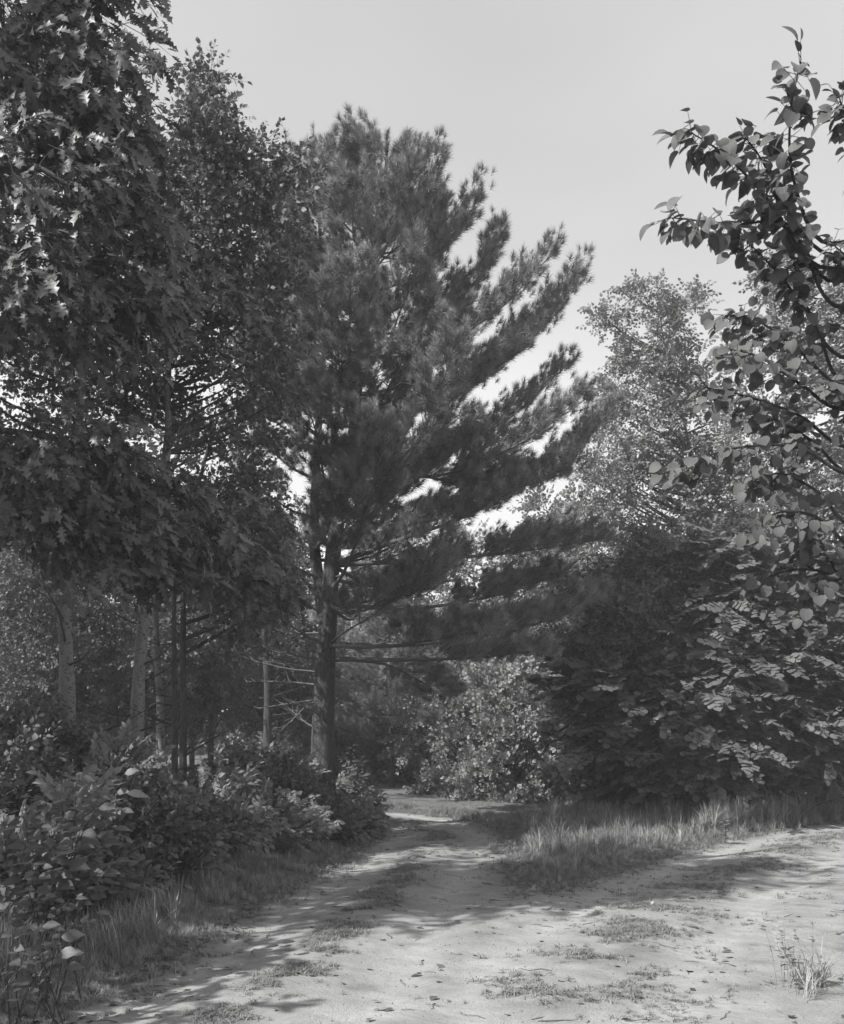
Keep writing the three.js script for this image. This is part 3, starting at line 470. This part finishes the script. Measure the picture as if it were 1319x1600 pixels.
// large-leaved tree standing outside the frame on the right, its sprays hanging in
{
  R = rng(61); const D = 5.6, base = groundAt(3.6, -5.9), t = thing('linden_tree', 'near branches with big round leaves hanging in from the right edge', 'tree', base);
  const main = curve([base.clone().setY(base.y - .2), new V3(3.55, 1.5, -5.9), new V3(3.4, 3.2, -5.85), new V3(3.0, 5.2, -5.8), new V3(2.6, 6.6, -5.7)], 20);
  part(t, 'trunk', tube(main, taper(21, .12, .03), 12, .06), M.darkBark);
  const forms = [0, 1, 2, 3, 4, 5].map((k) => { R = rng(700 + k); return blade(SHAPE.round, .084 * rr(.7, 1.25), rr(.05, .45), rr(-.1, .7), rr(-.2, .2)); });
  R = rng(62); const twigs = []; let count = 0; const extra = [];
  const leafAt = (p, dir, up, s) => {
    if (count++ < 300 && p.x / -p.z < .37) { const o = part(null, 'leaf', forms[Math.floor(R() * 6)], M.lindenLeaf[Math.floor(R() * 3)]); matrixAt(p.clone().sub(t.position), dir, up, s).decompose(o.position, o.quaternion, o.scale); t.add(o); }
    else extra.push(matrixAt(p, dir, up, s));
  };
  for (const [y, pts, d, n] of [
    [5.6, [[1290, 420], [1190, 300], [1130, 240], [1068, 200]], 5.5, 24], [5.6, [[1290, 380], [1240, 280], [1235, 180], [1252, 92]], 5.5, 20], [5.4, [[1300, 440], [1230, 350], [1150, 350], [1045, 340]], 5.6, 26], [5.2, [[1300, 400], [1230, 330], [1190, 250], [1165, 215]], 5.7, 18],
    [5.0, [[1310, 480], [1260, 400], [1230, 320], [1225, 240]], 5.6, 16], [4.8, [[1320, 560], [1250, 470], [1200, 410], [1165, 375]], 5.7, 18], [4.6, [[1320, 600], [1240, 540], [1180, 500], [1130, 492]], 5.6, 24], [4.5, [[1320, 640], [1250, 600], [1190, 560], [1140, 545]], 5.4, 20], [4.4, [[1320, 600], [1280, 520], [1250, 450], [1240, 400]], 5.8, 18],
    [4.2, [[1330, 700], [1250, 650], [1170, 620], [1100, 605]], 5.7, 20], [4.0, [[1330, 740], [1250, 700], [1150, 700], [1048, 735]], 5.2, 22], [3.8, [[1330, 740], [1270, 690], [1220, 660], [1180, 650]], 5.6, 16], [3.8, [[1330, 820], [1280, 770], [1220, 740], [1180, 750]], 5.4, 14], [3.5, [[1340, 860], [1280, 810], [1220, 800], [1165, 830]], 5.2, 12], [3.3, [[1340, 930], [1300, 880], [1270, 830], [1250, 850]], 5.4, 10], [3.1, [[1350, 960], [1300, 900], [1240, 890], [1180, 910]], 5.4, 10], [3.0, [[1350, 980], [1310, 920], [1280, 910], [1255, 940]], 5.3, 9],
    [5.0, [[1380, 400], [1370, 300], [1330, 200], [1310, 150]], 5.7, 30], [4.5, [[1400, 600], [1370, 500], [1340, 420], [1300, 380]], 5.6, 30], [4.0, [[1400, 760], [1380, 700], [1340, 640], [1300, 600]], 5.5, 26]]) {
    const a = main.reduce((b, p) => Math.abs(p.y - y + .6) < Math.abs(b.y - y + .6) ? p : b, main[0]), line = curve([a, ...pts.map(([x, yy], i) => P(x, yy, d + (3 - i) * .06))], 30);
    part(t, 'branch', tube(line, taper(31, .014, .0025), 5), M.darkBark);
    for (let i = 0; i < n * 3.4; i++) {
      const s = Math.min(.999, .42 + .59 * Math.pow((i + R()) / (n * 3.4), .9)), k = Math.min(29, Math.floor(s * 30)), o = line[k].clone().lerp(line[k + 1], s * 30 - k), T = new V3().subVectors(line[k + 1], line[k]).normalize(), Z = new V3().crossVectors(T, new V3(0, 1, 0)).normalize(), sg = i % 2 ? 1 : -1;
      const w = T.clone().multiplyScalar(rr(0, .7)).addScaledVector(Z, sg * rr(.2, .9)).add(new V3(0, -.35 + gauss() * .65, 0)).normalize(), off = rr(.02, .08), p = o.clone().addScaledVector(w, off).add(new V3(gauss() * .05, gauss() * .05, gauss() * .08));
      twigs.push(tube([o, p], [.0022, .0012], 3));
      leafAt(p, w.clone().add(new V3(gauss() * .35, -.3 + gauss() * .3, gauss() * .35)).addScaledVector(T, s > .93 ? .8 : 0), new V3(gauss() * .5, .7, .5 + gauss() * .5), rr(.75, 1.15));
    }
  }
  part(t, 'twigs', mergeGeometries(twigs), M.darkBark, true);
  if (extra.length) instances(t, 'foliage', forms[0], M.lindenLeaf[0], extra, .8, 1.3);
}

// ------------------------------------------------------------------ undergrowth on the left
function leafyShrub({ name, label, seed, d, px, tips, L = .13, per = 12, mats = M.shrubLeaf, form = 'ovate', gap = .07 }) {
  R = rng(seed); const base = groundAt((px - CX) / F * d, -d), t = thing(name, label, 'shrub', base);
  const forms = [0, 1, 2, 3, 4].map(() => blade(SHAPE[form], L * rr(.85, 1.15), rr(.05, .18), rr(.15, .4), rr(-.1, .1)));
  for (const [ex, ey, dz] of tips) {
    const e = P(ex, ey, d + dz), s = base.clone().add(new V3(rr(-.2, .2), -.03, rr(-.15, .15))), line = curve([s, s.clone().lerp(e, .5).add(new V3(rr(-.06, .06), .14 * s.distanceTo(e), rr(-.06, .06))), e], 20);
    part(t, 'stem', tube(line, taper(21, .0045, .0015), 5), M.darkBark);
    const len = s.distanceTo(e);
    for (let i = 0; i < per; i++) {
      const u = clamp(1 - Math.pow(i / per, 1.1) * Math.min(.75, per * gap / len), 0, .999), k = Math.floor(u * 20), o = line[k].clone().lerp(line[k + 1], u * 20 - k), T = new V3().subVectors(line[k + 1], line[k]).normalize();
      const az = i * 2.2 + rr(-.4, .4), w = new V3(Math.cos(az), 0, Math.sin(az)).addScaledVector(T, .5).add(new V3(0, -.25 + gauss() * .25, .25)).normalize();
      const m = part(null, 'leaf', forms[Math.floor(R() * 5)], mats[Math.floor(R() * mats.length)]); matrixAt(o.addScaledVector(w, .03).sub(t.position), w, new V3(-.2 + gauss() * .5, 1, .7 + gauss() * .5), rr(.45, 1.15)).decompose(m.position, m.quaternion, m.scale); t.add(m);
    }
  }
}
leafyShrub({ name: 'broadleaf_shrub', label: 'large-leaved drooping shrub on the left edge, lit from above', seed: 71, d: 7.4, px: 70, tips: [[70, 1240, 0], [120, 1215, .2], [165, 1218, .1], [192, 1240, 0], [100, 1265, -.3], [150, 1262, -.3], [60, 1290, -.2], [125, 1300, -.4], [172, 1295, -.2], [80, 1325, -.4], [40, 1260, .1], [140, 1335, -.3], [175, 1345, -.2], [60, 1355, -.4], [30, 1330, 0], [100, 1350, -.4], [190, 1212, .4], [20, 1220, .3], [90, 1295, .1], [130, 1245, .3], [160, 1320, .2], [110, 1330, .1]], per: 14 });
leafyShrub({ name: 'broadleaf_shrub', label: 'small pale-leaved shrub at the foot of the large-leaved one', seed: 72, d: 6.6, px: 95, tips: [[110, 1405, 0], [130, 1390, .1], [90, 1425, -.1], [145, 1425, 0], [65, 1400, 0], [118, 1440, -.1]], L: .075, per: 12, gap: .05 });
leafyShrub({ name: 'broadleaf_shrub', label: 'few big leaves low at the bottom left corner', seed: 73, d: 6.2, px: 55, tips: [[60, 1450, 0], [88, 1465, -.1], [40, 1485, -.1], [75, 1500, 0], [25, 1450, 0], [100, 1490, .1], [55, 1520, 0], [15, 1500, 0]], L: .105, per: 8 });
leafyShrub({ name: 'broadleaf_shrub', label: 'sunlit upright seedling with pinnate leaves right of the pine trunk', seed: 74, d: 18, px: 550, tips: [[548, 1165, 0], [562, 1185, .1], [535, 1185, .2], [570, 1210, 0], [545, 1205, -.2], [575, 1235, .1], [530, 1220, 0]], L: .12, per: 18, form: 'ovate', gap: .06 });
const UB = 'low bushes along the left verge';
[[225, 1275, 60, 50, 10.8, 'dark low bush right behind the large-leaved shrub'], [320, 1270, 70, 50, 12.2, 'dense dark bush below the close pair of trunks'], [410, 1268, 65, 42, 14, 'dark bush in the middle of the left verge thicket'], [485, 1268, 50, 34, 15.8, 'dark bush in front of the pine foot'], [548, 1286, 34, 18, 17, 'rounded bush at the tip of the left verge where the road bends'], [265, 1335, 55, 30, 11.2, 'low dark bush at the grass edge on the left'], [360, 1220, 80, 32, 15, 'pale-leaved bush behind the verge thicket, left of the pine'], [450, 1222, 55, 28, 17.4, 'speckled bush just left of the pine foot'], [165, 1200, 70, 40, 12.5, 'bush behind the large-leaved shrub around the leftmost trunk'], [70, 1170, 60, 50, 12.5, 'dark bush at the left edge below the leftmost trunk'], [165, 1375, 45, 40, 9.6, 'shadowed low bush between large-leaved shrub and grass'], [85, 1320, 70, 70, 9, 'dark bush hidden behind the large-leaved shrub'], [10, 1230, 60, 70, 10, 'dark bush at the very left edge above the large-leaved shrub'], [556, 1248, 30, 26, 19, 'bush around the right side of the pine foot']].forEach(([px, py, rx, ry, d, label], i) =>
  bush({ name: 'verge_bush', label, group: UB, seed: 80 + i, px, d, blobs: [[px, py, rx, ry, d, .55, 130], [px - rx * .4, py + ry * .4, rx * .7, ry * .6, d - .2, .5, 70], [px + rx * .45, py + ry * .5, rx * .6, ry * .6, d - .2, .5, 70], [px, py + ry * .75, rx * .8, ry * .3, d, .4, 40]], geo: i % 3 ? SPRIG.bush : SPRIG.small, leaf: i % 3 ? M.bushLeaf : M.mapleLeaf, scale: .85, per: 12, up: .4 }));
// ferns
function fernFrond() {
  const list = [], n = 15; for (let i = 0; i < n; i++) for (const sg of [-1, 1]) { const t = .15 + .85 * i / n, l = .16 * Math.sin(Math.min(1, (1.08 - t) * 1.5) * 1.5); const g = blade([[0, .02], [.3, .12], [.7, .1], [1, 0]], l, .1, .2); g.applyMatrix4(matrixAt(new V3(t * .62, .34 * t - .4 * t * t, 0), new V3(.45, -.1, sg), new V3(0, 1, 0), 1)); list.push(g); }
  list.push(tube([0, .3, .6, 1].map((t) => new V3(t * .62, .34 * t - .4 * t * t, 0)), [.004, .003, .002, .001], 3)); return mergeGeometries(list);
}
const FROND = fernFrond();
[[462, 1312, 'fern at the grass edge in the middle of the left verge'], [530, 1305, 'fern close to the tip of the left verge'], [430, 1335, 'small fern low in the left verge, nearest of the three']].forEach(([px, py, label], i) => {
  R = rng(140 + i); const [x, z] = G(px, py + 18), t = thing('fern', label, 'fern', groundAt(x, z), 'ferns on the left verge');
  for (let k = 0; k < 9; k++) { const o = part(null, 'frond', FROND, M.fern); const az = k * .698 + rr(-.2, .2); matrixAt(new V3(0, .05, 0), new V3(Math.cos(az), rr(.1, .6), Math.sin(az)), new V3(0, 1, 0), rr(.7, 1.05)).decompose(o.position, o.quaternion, o.scale); t.add(o); }
});

// ------------------------------------------------------------------ wood behind
const BG = 'background trees deep in the wood';
[[60, 980, 80, 130, 24, 0], [140, 1000, 70, 120, 26, 1], [230, 1010, 60, 110, 25, 0], [330, 1000, 70, 110, 27, 1], [420, 1000, 60, 110, 30, 0], [150, 830, 80, 90, 28, 1], [300, 860, 90, 80, 30, 0], [20, 820, 80, 120, 27, 1], [420, 880, 60, 70, 31, 0], [480, 1060, 50, 100, 34, 1]].forEach(([px, py, rx, ry, d, k], i) =>
  tree({ name: 'forest_tree', label: ['bright leafy tree behind and left of the leftmost trunk', 'bright tree right behind the leftmost trunk', 'bright tree seen behind the thick banded aspen', 'tree behind the close pair of dark trunks', 'tree behind the small mottled trunk', 'taller tree glimpsed above the leftmost trunk against the sky', 'taller tree glimpsed above the close pair of trunks', 'tall tree at the left edge behind the leftmost trunk', 'tree against the sky just left of the pine fork', 'tree close behind the dead lower branches of the pine'][i], group: BG, seed: 200 + i, d, path: [[px, 1150], [px + 4, py + 20], [px - 4, py - ry * .7]], r0: .09, r1: .02, bark: M.darkBark, sides: 7, blobs: [[px, py, rx, ry, d, 1.6, 560], [px, py + ry * .8, rx * 1.1, ry * .5, d, 1.6, 340]], geo: SPRIG.fine, leaf: k ? M.farLeaf : M.aspenLeaf, per: 18 }));
[[560, 1110, 70, 110, 36, 0], [640, 1090, 60, 110, 40, 1], [600, 1190, 90, 60, 32, 1], [690, 1100, 60, 120, 42, 0], [760, 1080, 60, 120, 38, 1], [560, 980, 60, 90, 44, 0], [650, 960, 60, 80, 46, 1], [740, 930, 70, 100, 42, 0], [830, 900, 60, 110, 40, 1], [900, 930, 60, 130, 38, 0], [870, 850, 40, 70, 46, 1], [660, 1200, 70, 60, 44, 0], [540, 1200, 60, 60, 40, 1]].forEach(([px, py, rx, ry, d, k], i) =>
  tree({ name: 'forest_tree', label: ['hazy tree just right of the pine trunk beyond the bend', 'hazy tree under the middle of the lowest pine bough', 'low dark tree directly above the end of the road', 'hazy tree above the small bright bush at the bend', 'hazy tree behind the tips of the lowest pine bough', 'far tree seen through the gap beside the pine fork', 'far tree seen in the sky gap between the middle pine limbs', 'far tree under the long horizontal pine limb', 'far tree behind the hanging right boughs of the pine', 'far tree between the pine boughs and the layered bush', 'farthest pale treetop in the sky gap between pine and birch', 'low far tree above the right side of the road end', 'low far tree above the left side of the road end'][i], group: 'far trees beyond the bend', seed: 230 + i, d, path: [[px, 1150], [px + 4, py + 20], [px - 4, py - ry * .7]], r0: .12, r1: .02, bark: M.darkBark, sides: 7, blobs: [[px, py, rx, ry, d, 2.2, 260], [px, py + ry * .8, rx * 1.1, ry * .5, d, 2.2, 160]], geo: SPRIG.far, leaf: k ? M.farLeaf : M.birchLeaf, per: 14 }));
[[-6.6, -7.5, 13], [-9, -9.8, 9], [-8, -11.8, 10.5], [-6.8, -5.3, 5.4]].forEach(([x, z, h], i) => {
  R = rng(400 + i); const base = groundAt(x, z), t = thing('oak_tree', ['nearest', 'second', 'third', 'lowest'][i] + ' oak of the wood that goes on outside the frame on the left', 'tree', base), pts = curve([base.clone().setY(base.y - .2), new V3(x + .1, h * .4, z), new V3(x - .1, h * .95, z)], 14), mats = [];
  part(t, 'trunk', tube(pts, taper(15, .2, .03), 10, .06), M.darkBark);
  for (let k = 0; k < (h > 15 ? 70 : 40); k++) { const u = new V3(gauss(), gauss(), gauss()).normalize().multiplyScalar(Math.pow(R(), .4)), c = new V3(x + u.x * 1.9, h * .66 + u.y * h * .32, z + u.z * 1.7); for (let j = 0; j < 16; j++) mats.push(matrixAt(c.clone().add(new V3(gauss() * .5, gauss() * .4, gauss() * .5)), new V3(gauss(), gauss() * .6, gauss()), new V3(gauss() * .5, 1, gauss() * .5), 1.5)); }
  instances(t, 'crown', SPRIG.oak, M.oakLeaf[0], mats);
});
[[1000, 1020, 110, 160, 30, 0], [1130, 980, 120, 170, 30, 1], [1260, 980, 120, 180, 28, 0], [1370, 900, 110, 260, 26, 1], [-40, 950, 100, 220, 32, 0]].forEach(([px, py, rx, ry, d, k], i) =>
  tree({ name: 'forest_tree', label: ['tree filling the wood behind the broad dark layered bush', 'tree filling the wood between the two layered bushes', 'tree filling the wood behind the bush at the right edge', 'tree at the right edge behind the big round leaves', 'tree at the left edge far back in the wood'][i], group: 'trees closing the wood at the sides', seed: 260 + i, d, path: [[px, 1150], [px + 4, py + 20], [px - 4, py - ry * .7]], r0: .12, r1: .02, bark: M.darkBark, sides: 7, blobs: [[px, py, rx, ry, d, 2.2, 420], [px, py + ry * .75, rx * 1.1, ry * .5, d, 2.2, 260]], geo: SPRIG.far, leaf: M.farLeaf, per: 14 }));
{ // the wood far off, one mass
  R = rng(290); const mats = [];
  for (let i = 0; i < 5200; i++) { const az = rr(-.62, .62), d = rr(50, 64), x = Math.sin(az) * d, h = 7.5 + 2.5 * fbm(x * .13, 3, 1, 3); mats.push(matrixAt(new V3(x, h * Math.pow(R(), .8), -d), new V3(gauss(), gauss() * .5, gauss()), new V3(gauss() * .4, 1, gauss() * .4), rr(1.6, 2.6))); }
  const o = instances(null, 'woods', SPRIG.far, M.farLeaf, mats); Object.assign(o.userData, { label: 'far mass of woodland closing the view behind all trees', category: 'woodland' });
}

// ------------------------------------------------------------------ grass
function grassClump(seed, n, h, lean) {
  R = rng(seed); const list = [];
  for (let i = 0; i < n; i++) {
    const H = h * rr(.45, 1.1), a = rr(0, 6.28), l = lean * rr(.2, 1.4), w = rr(.0028, .0055), x0 = gauss() * .05, z0 = gauss() * .05, pos = [], idx = [], sx = -Math.sin(a) * w, sz = Math.cos(a) * w;
    for (let k = 0; k <= 3; k++) { const t = k / 3, b = l * H * Math.pow(t, 1.8), y = H * t * (1 - .22 * l * t), q = k < 3 ? 1 - .3 * t : .12; pos.push(x0 + Math.cos(a) * b - sx * q, y, z0 + Math.sin(a) * b - sz * q, x0 + Math.cos(a) * b + sx * q, y, z0 + Math.sin(a) * b + sz * q); if (k < 3) idx.push(2 * k, 2 * k + 1, 2 * k + 2, 2 * k + 2, 2 * k + 1, 2 * k + 3); }
    const g = new THREE.BufferGeometry(); g.setAttribute('position', new THREE.Float32BufferAttribute(pos, 3)); g.setIndex(idx); g.computeVertexNormals(); list.push(g);
  }
  return mergeGeometries(list);
}
const CL = { mid: grassClump(1, 15, .26, .75), tall: grassClump(2, 14, .42, .7), low: grassClump(3, 13, .075, 1.1) };
const inPoly = (poly, x, z) => polyDist(poly, x, z) < 0;
const upish = () => new V3(gauss() * .15, 1, gauss() * .15), spinX = () => { const a = rr(0, 6.28); return new V3(Math.cos(a), 0, Math.sin(a)); };
const uprightAt = (x, z, s, sy = s) => { const a = rr(0, 6.28), m = new THREE.Matrix4().makeRotationY(a).scale(new V3(s, sy, s)); return m.setPosition(x, ground(x, z) - .01, z); };
function grassField(name, label, seed, polyPx, n, geo, m, hfun, lo = .7, hi = 1.3, edge = 0) {
  R = rng(seed); const poly = polyPx.map(([a, b]) => G(a, b)), xs = poly.map((p) => p[0]), zs = poly.map((p) => p[1]), mats = [];
  const x0 = Math.min(...xs), x1 = Math.max(...xs), z0 = Math.min(...zs), z1 = Math.max(...zs);
  for (let i = 0, tries = 0; i < n && tries < n * 30; tries++) {
    const x = rr(x0, x1), z = rr(z0, z1); if (R() > Math.min(1, 110 / (z * z)) + .15 || !inPoly(poly, x, z)) continue;
    const s = sdf(x, z), dens = smoothstep(s, edge - .1, edge + .4) * smoothstep(fbm(x * 1.7, 4.4, z * 1.7, 3) + .25, 0, .3); if (R() > dens) continue;
    const k = hfun(x, z, s) * rr(.7, 1.25); mats.push(uprightAt(x, z, k)); i++;
  }
  const o = instances(null, name, geo, m, mats, lo, hi); o.userData = { kind: 'stuff', label, category: 'grass' };
}
grassField('grass', 'wedge of meadow grass between the main road and the side track', 301, [[760, 1290], [790, 1420], [900, 1410], [1100, 1345], [1290, 1300], [1420, 1275], [1420, 1250], [1100, 1262], [900, 1272]], 7000, CL.mid, M.grass, (x, z, s) => .24 + .32 * smoothstep(s, .05, .9) + .25 * smoothstep(s, .9, 2) + .35 * smoothstep(x, 3.2, 6), .4, 1.6);
grassField('grass', 'scattered pale flowering stalks standing in the grass wedge', 308, [[780, 1290], [800, 1400], [900, 1400], [1100, 1340], [1290, 1298], [1420, 1275], [1420, 1250], [1100, 1262], [900, 1272]], 520, CL.tall, M.dryGrass, () => .75, .4, 1.3, .25);
grassField('grass', 'tall pale grass under the layered bushes at the back of the wedge', 302, [[860, 1290], [1000, 1290], [1100, 1310], [1290, 1284], [1420, 1272], [1420, 1250], [1000, 1262], [860, 1272]], 2600, CL.tall, M.dryGrass, (x) => .75 + .4 * smoothstep(x, 3, 6), .5, 1.1, 0);
grassField('grass', 'shaded grass of the left verge along the road edge', 303, [[20, 1640], [-100, 1600], [-60, 1500], [150, 1440], [250, 1385], [420, 1335], [540, 1308], [600, 1298], [605, 1320], [480, 1400], [300, 1500], [120, 1600]], 6500, CL.mid, M.verge, (x, z, s) => .25 + .42 * smoothstep(s, .05, .8), .5, 1.8);
grassField('grass', 'long arching grass stalks in the left verge', 304, [[-20, 1600], [-100, 1560], [100, 1440], [260, 1380], [420, 1330], [440, 1350], [300, 1440], [160, 1530]], 420, CL.tall, M.grass, () => .7, .6, 1.5, .15);
grassField('grass', 'thin grass edging the far side of the bend', 305, [[520, 1264], [640, 1269], [740, 1284], [790, 1300], [800, 1285], [700, 1268], [520, 1258]], 700, CL.mid, M.grass, () => .5);
{ // sparse tufts worn into the middle of both tracks
  R = rng(306); const mats = [];
  for (const [line, w, n] of [[mainMid, .2, 7000], [sideMid, .42, 8000]]) for (let i = 0; i < n; i++) {
    const k = Math.floor(R() * (line.length - 1)), u = R(), x = lerp(line[k][0], line[k + 1][0], u) + gauss() * w, z = lerp(line[k][1], line[k + 1][1], u) + gauss() * w; if (z > -5 || fbm(x * 1.5, line === mainMid ? 4 : 8, z * 1.5, 3) < -.04 + R() * .16) continue;
    mats.push(uprightAt(x, z, rr(.25, .9), rr(.2, .8)));
  }
  for (let i = 0; i < 26000; i++) {
    const d = rr(5.6, 21), x = rr(-.42, .44) * d, z = -d, e = sdf(x, z); if (e > .15) continue;
    const edge = smoothstep(e, -.45, 0) * .55, stray = smoothstep(fbm(x * 1.1, 41, z * 1.1, 4), .08, .3) * smoothstep(x / d, -.05, .2) * .5; if (R() > edge + stray + .006) continue;
    mats.push(uprightAt(x, z, rr(.3, 1), rr(.25, .95) * (edge > .3 ? 1.3 : .8)));
  }
  const o = instances(null, 'grass', CL.low, M.verge, mats, .6, 1.4); o.userData = { kind: 'stuff', label: 'worn low grass along the middle and the edges of the two tracks', category: 'grass' };
}
// tufts one can tell apart
{
  const proto = new Map();
  [[1012, 1398, 1, 'grass tuft alone on the side track, just left of its middle'], [1165, 1342, .9, 'long low tuft on the upper side track near the right edge'], [1215, 1325, .8, 'farthest tuft on the side track by the right edge'], [985, 1452, .9, 'flattened wide tuft in the middle of the side track'], [885, 1490, 1, 'small weedy tuft at the near fork'], [850, 1545, 1.1, 'dark tuft at the bottom edge in the middle of the fork'], [640, 1366, .9, 'tuft in the middle of the main road, farthest one'], [600, 1400, .9, 'tuft in the middle of the main road, in front of the farthest'], [515, 1478, 1, 'dark tuft low in the middle of the main road'], [420, 1545, 1.1, 'tuft at the bottom edge on the main road'], [808, 1408, 1, 'tuft at the pointed tip of the grass wedge'], [1250, 1400, .9, 'tuft on the right edge of the side track']].forEach(([px, py, s, label], i) => {
    R = rng(320 + i); const [x, z] = G(px, py); let t;
    if (!proto.size) { t = thing('grass_tuft', label, 'grass tuft', groundAt(x, z), 'tufts growing in the tracks'); for (let k = 0; k < 18; k++) { const o = part(null, 'blades', CL.low, M.grass); o.position.set(gauss() * .34, -.012, gauss() * .3); o.rotation.y = rr(0, 6.28); o.scale.setScalar(rr(.3, .95)); t.add(o); } proto.set(1, t); }
    else { t = proto.get(1).clone(); t.name = numbered('grass_tuft'); t.userData = { ...t.userData, label }; t.position.copy(groundAt(x, z)); scene.add(t); }
    t.rotation.y = rr(0, 6.28); t.scale.set(s * rr(.7, 1.5), s * rr(.7, 1.1), s * rr(.6, 1.2));
  });
  // weeds at the lower right
  R = rng(350); const [wx, wz] = G(1248, 1545), t = thing('weed', 'tall pale dry weeds in the bottom right corner', 'weed', groundAt(wx, wz));
  for (let k = 0; k < 11; k++) { const o = part(null, 'stalks', k % 3 ? CL.mid : CL.tall, M.dryGrass); o.position.set(gauss() * .38 + .12, -.01, gauss() * .3); o.rotation.y = rr(0, 6.28); o.scale.set(1, rr(.5, .95), 1); t.add(o); }
  for (let k = 0; k < 9; k++) { const a = new V3(gauss() * .2, 0, gauss() * .2), e = a.clone().add(new V3(gauss() * .1, rr(.3, .5), gauss() * .1)); const o = new THREE.Mesh(tube([a, a.clone().lerp(e, .5).add(new V3(.01, 0, .01)), e], [.003, .002, .001], 4), M.dryGrass); o.name = 'stem'; t.add(o); for (let j = 0; j < 7; j++) { const l = part(null, 'leaf', FLEAF(), M.dryGrass); const az = rr(0, 6.28); matrixAt(a.clone().lerp(e, rr(.3, 1)), new V3(Math.cos(az), .5, Math.sin(az)), new V3(0, 1, 0), 1).decompose(l.position, l.quaternion, l.scale); t.add(l); } }
  // seedling in the wedge
  const [sx, sz] = G(1133, 1318); R = rng(351); const q = thing('seedling', 'dark upright leafy seedling in the grass wedge by the side track', 'plant', groundAt(sx, sz));
  for (let k = 0; k < 14; k++) { const az = k * 2.4, l = part(null, 'leaf', FLEAF(), M.bushLeaf); matrixAt(new V3(gauss() * .03, .06 + .02 * k, gauss() * .03), new V3(Math.cos(az), .4, Math.sin(az)), new V3(0, 1, 0), 1.7).decompose(l.position, l.quaternion, l.scale); q.add(l); }
  const st = new THREE.Mesh(tube([new V3(0, -.02, 0), new V3(.01, .2, 0), new V3(0, .36, .01)], [.005, .004, .002], 5), M.darkBark); st.name = 'stem'; q.add(st);
}
function FLEAF() { FLEAF.g ??= blade(SHAPE.ovate, .07, .15, .3); return FLEAF.g; }
{ // white stone and fallen leaves and twigs
  const g = new THREE.IcosahedronGeometry(.019, 2), p = g.attributes.position; for (let i = 0; i < p.count; i++) { const v = new V3().fromBufferAttribute(p, i), n = 1 + .35 * fbm(v.x * 40, v.y * 40, v.z * 40, 3); p.setXYZ(i, v.x * n * 1.1, v.y * n * 1.1, v.z * n * .8); } g.computeVertexNormals();
  const [x, z] = G(1020, 1419), o = new THREE.Mesh(g, M.stone); o.name = 'stone'; o.castShadow = o.receiveShadow = true; o.position.copy(groundAt(x, z)); o.position.y += .02; o.userData = { label: 'small white stone on the side track below a grass tuft', category: 'stone' }; scene.add(o);
  R = rng(360); const mats = [], peb = [];
  for (let i = 0; i < 5200; i++) { const d = rr(5.5, 24), x = rr(-.42, .42) * d, z = -d, s = sdf(x, z), keep = s > 0 ? 1 : .12 + .5 * smoothstep(s, -.5, 0); if (R() > keep) continue; mats.push(matrixAt(new V3(x, ground(x, z) + .012, z), spinX().setY(gauss() * .25), upish(), rr(.5, 1.3))); }
  for (let i = 0; i < 3000; i++) { const d = rr(5.5, 17), x = rr(-.4, .42) * d, z = -d; if (sdf(x, z) > .1) continue; peb.push(matrixAt(new V3(x, ground(x, z) + .002, z), spinX(), upish(), rr(.1, .35) * (R() < .03 ? 1.5 : 1))); }
  const tw = [], twig = tube([new V3(0, 0, 0), new V3(.06, .006, .012), new V3(.13, .004, -.006), new V3(.19, .01, .01)], [.0035, .003, .0025, .0012], 4);
  for (let i = 0; i < 480; i++) { const d = rr(5.5, 16), x = rr(-.4, .42) * d, z = -d; if (R() > .25 + .75 * smoothstep(fbm(x * .9, 51, z * .9, 3), -.1, .2)) continue; tw.push(matrixAt(new V3(x, ground(x, z) + .003, z), spinX(), upish(), rr(.4, 1.3))); }
  const tq = instances(null, 'twigs', twig, M.limbBark, tw, .6, 1.6); tq.userData = { kind: 'stuff', label: 'small dry twigs fallen on the road and verges', category: 'twigs' };
  const l = instances(null, 'leaves', FLEAF(), M.litter, mats, .4, 1.4); l.userData = { kind: 'stuff', label: 'fallen leaves scattered over the soil and road edges', category: 'leaf litter' };
  const q = instances(null, 'pebbles', g, new THREE.MeshStandardMaterial({ color: grey(.2), roughness: 1 }), peb, .5, 1.3); q.userData = { kind: 'stuff', label: 'pebbles and clods strewn over the sandy road', category: 'pebbles' };
}

// ------------------------------------------------------------------ render
const renderer = new THREE.WebGLRenderer({ antialias: true });
renderer.toneMapping = THREE.LinearToneMapping; renderer.toneMappingExposure = EXPOSURE;
renderer.shadowMap.enabled = true; renderer.outputColorSpace = THREE.SRGBColorSpace;
renderer.setSize(844, 1024);
renderer.render(scene, camera);
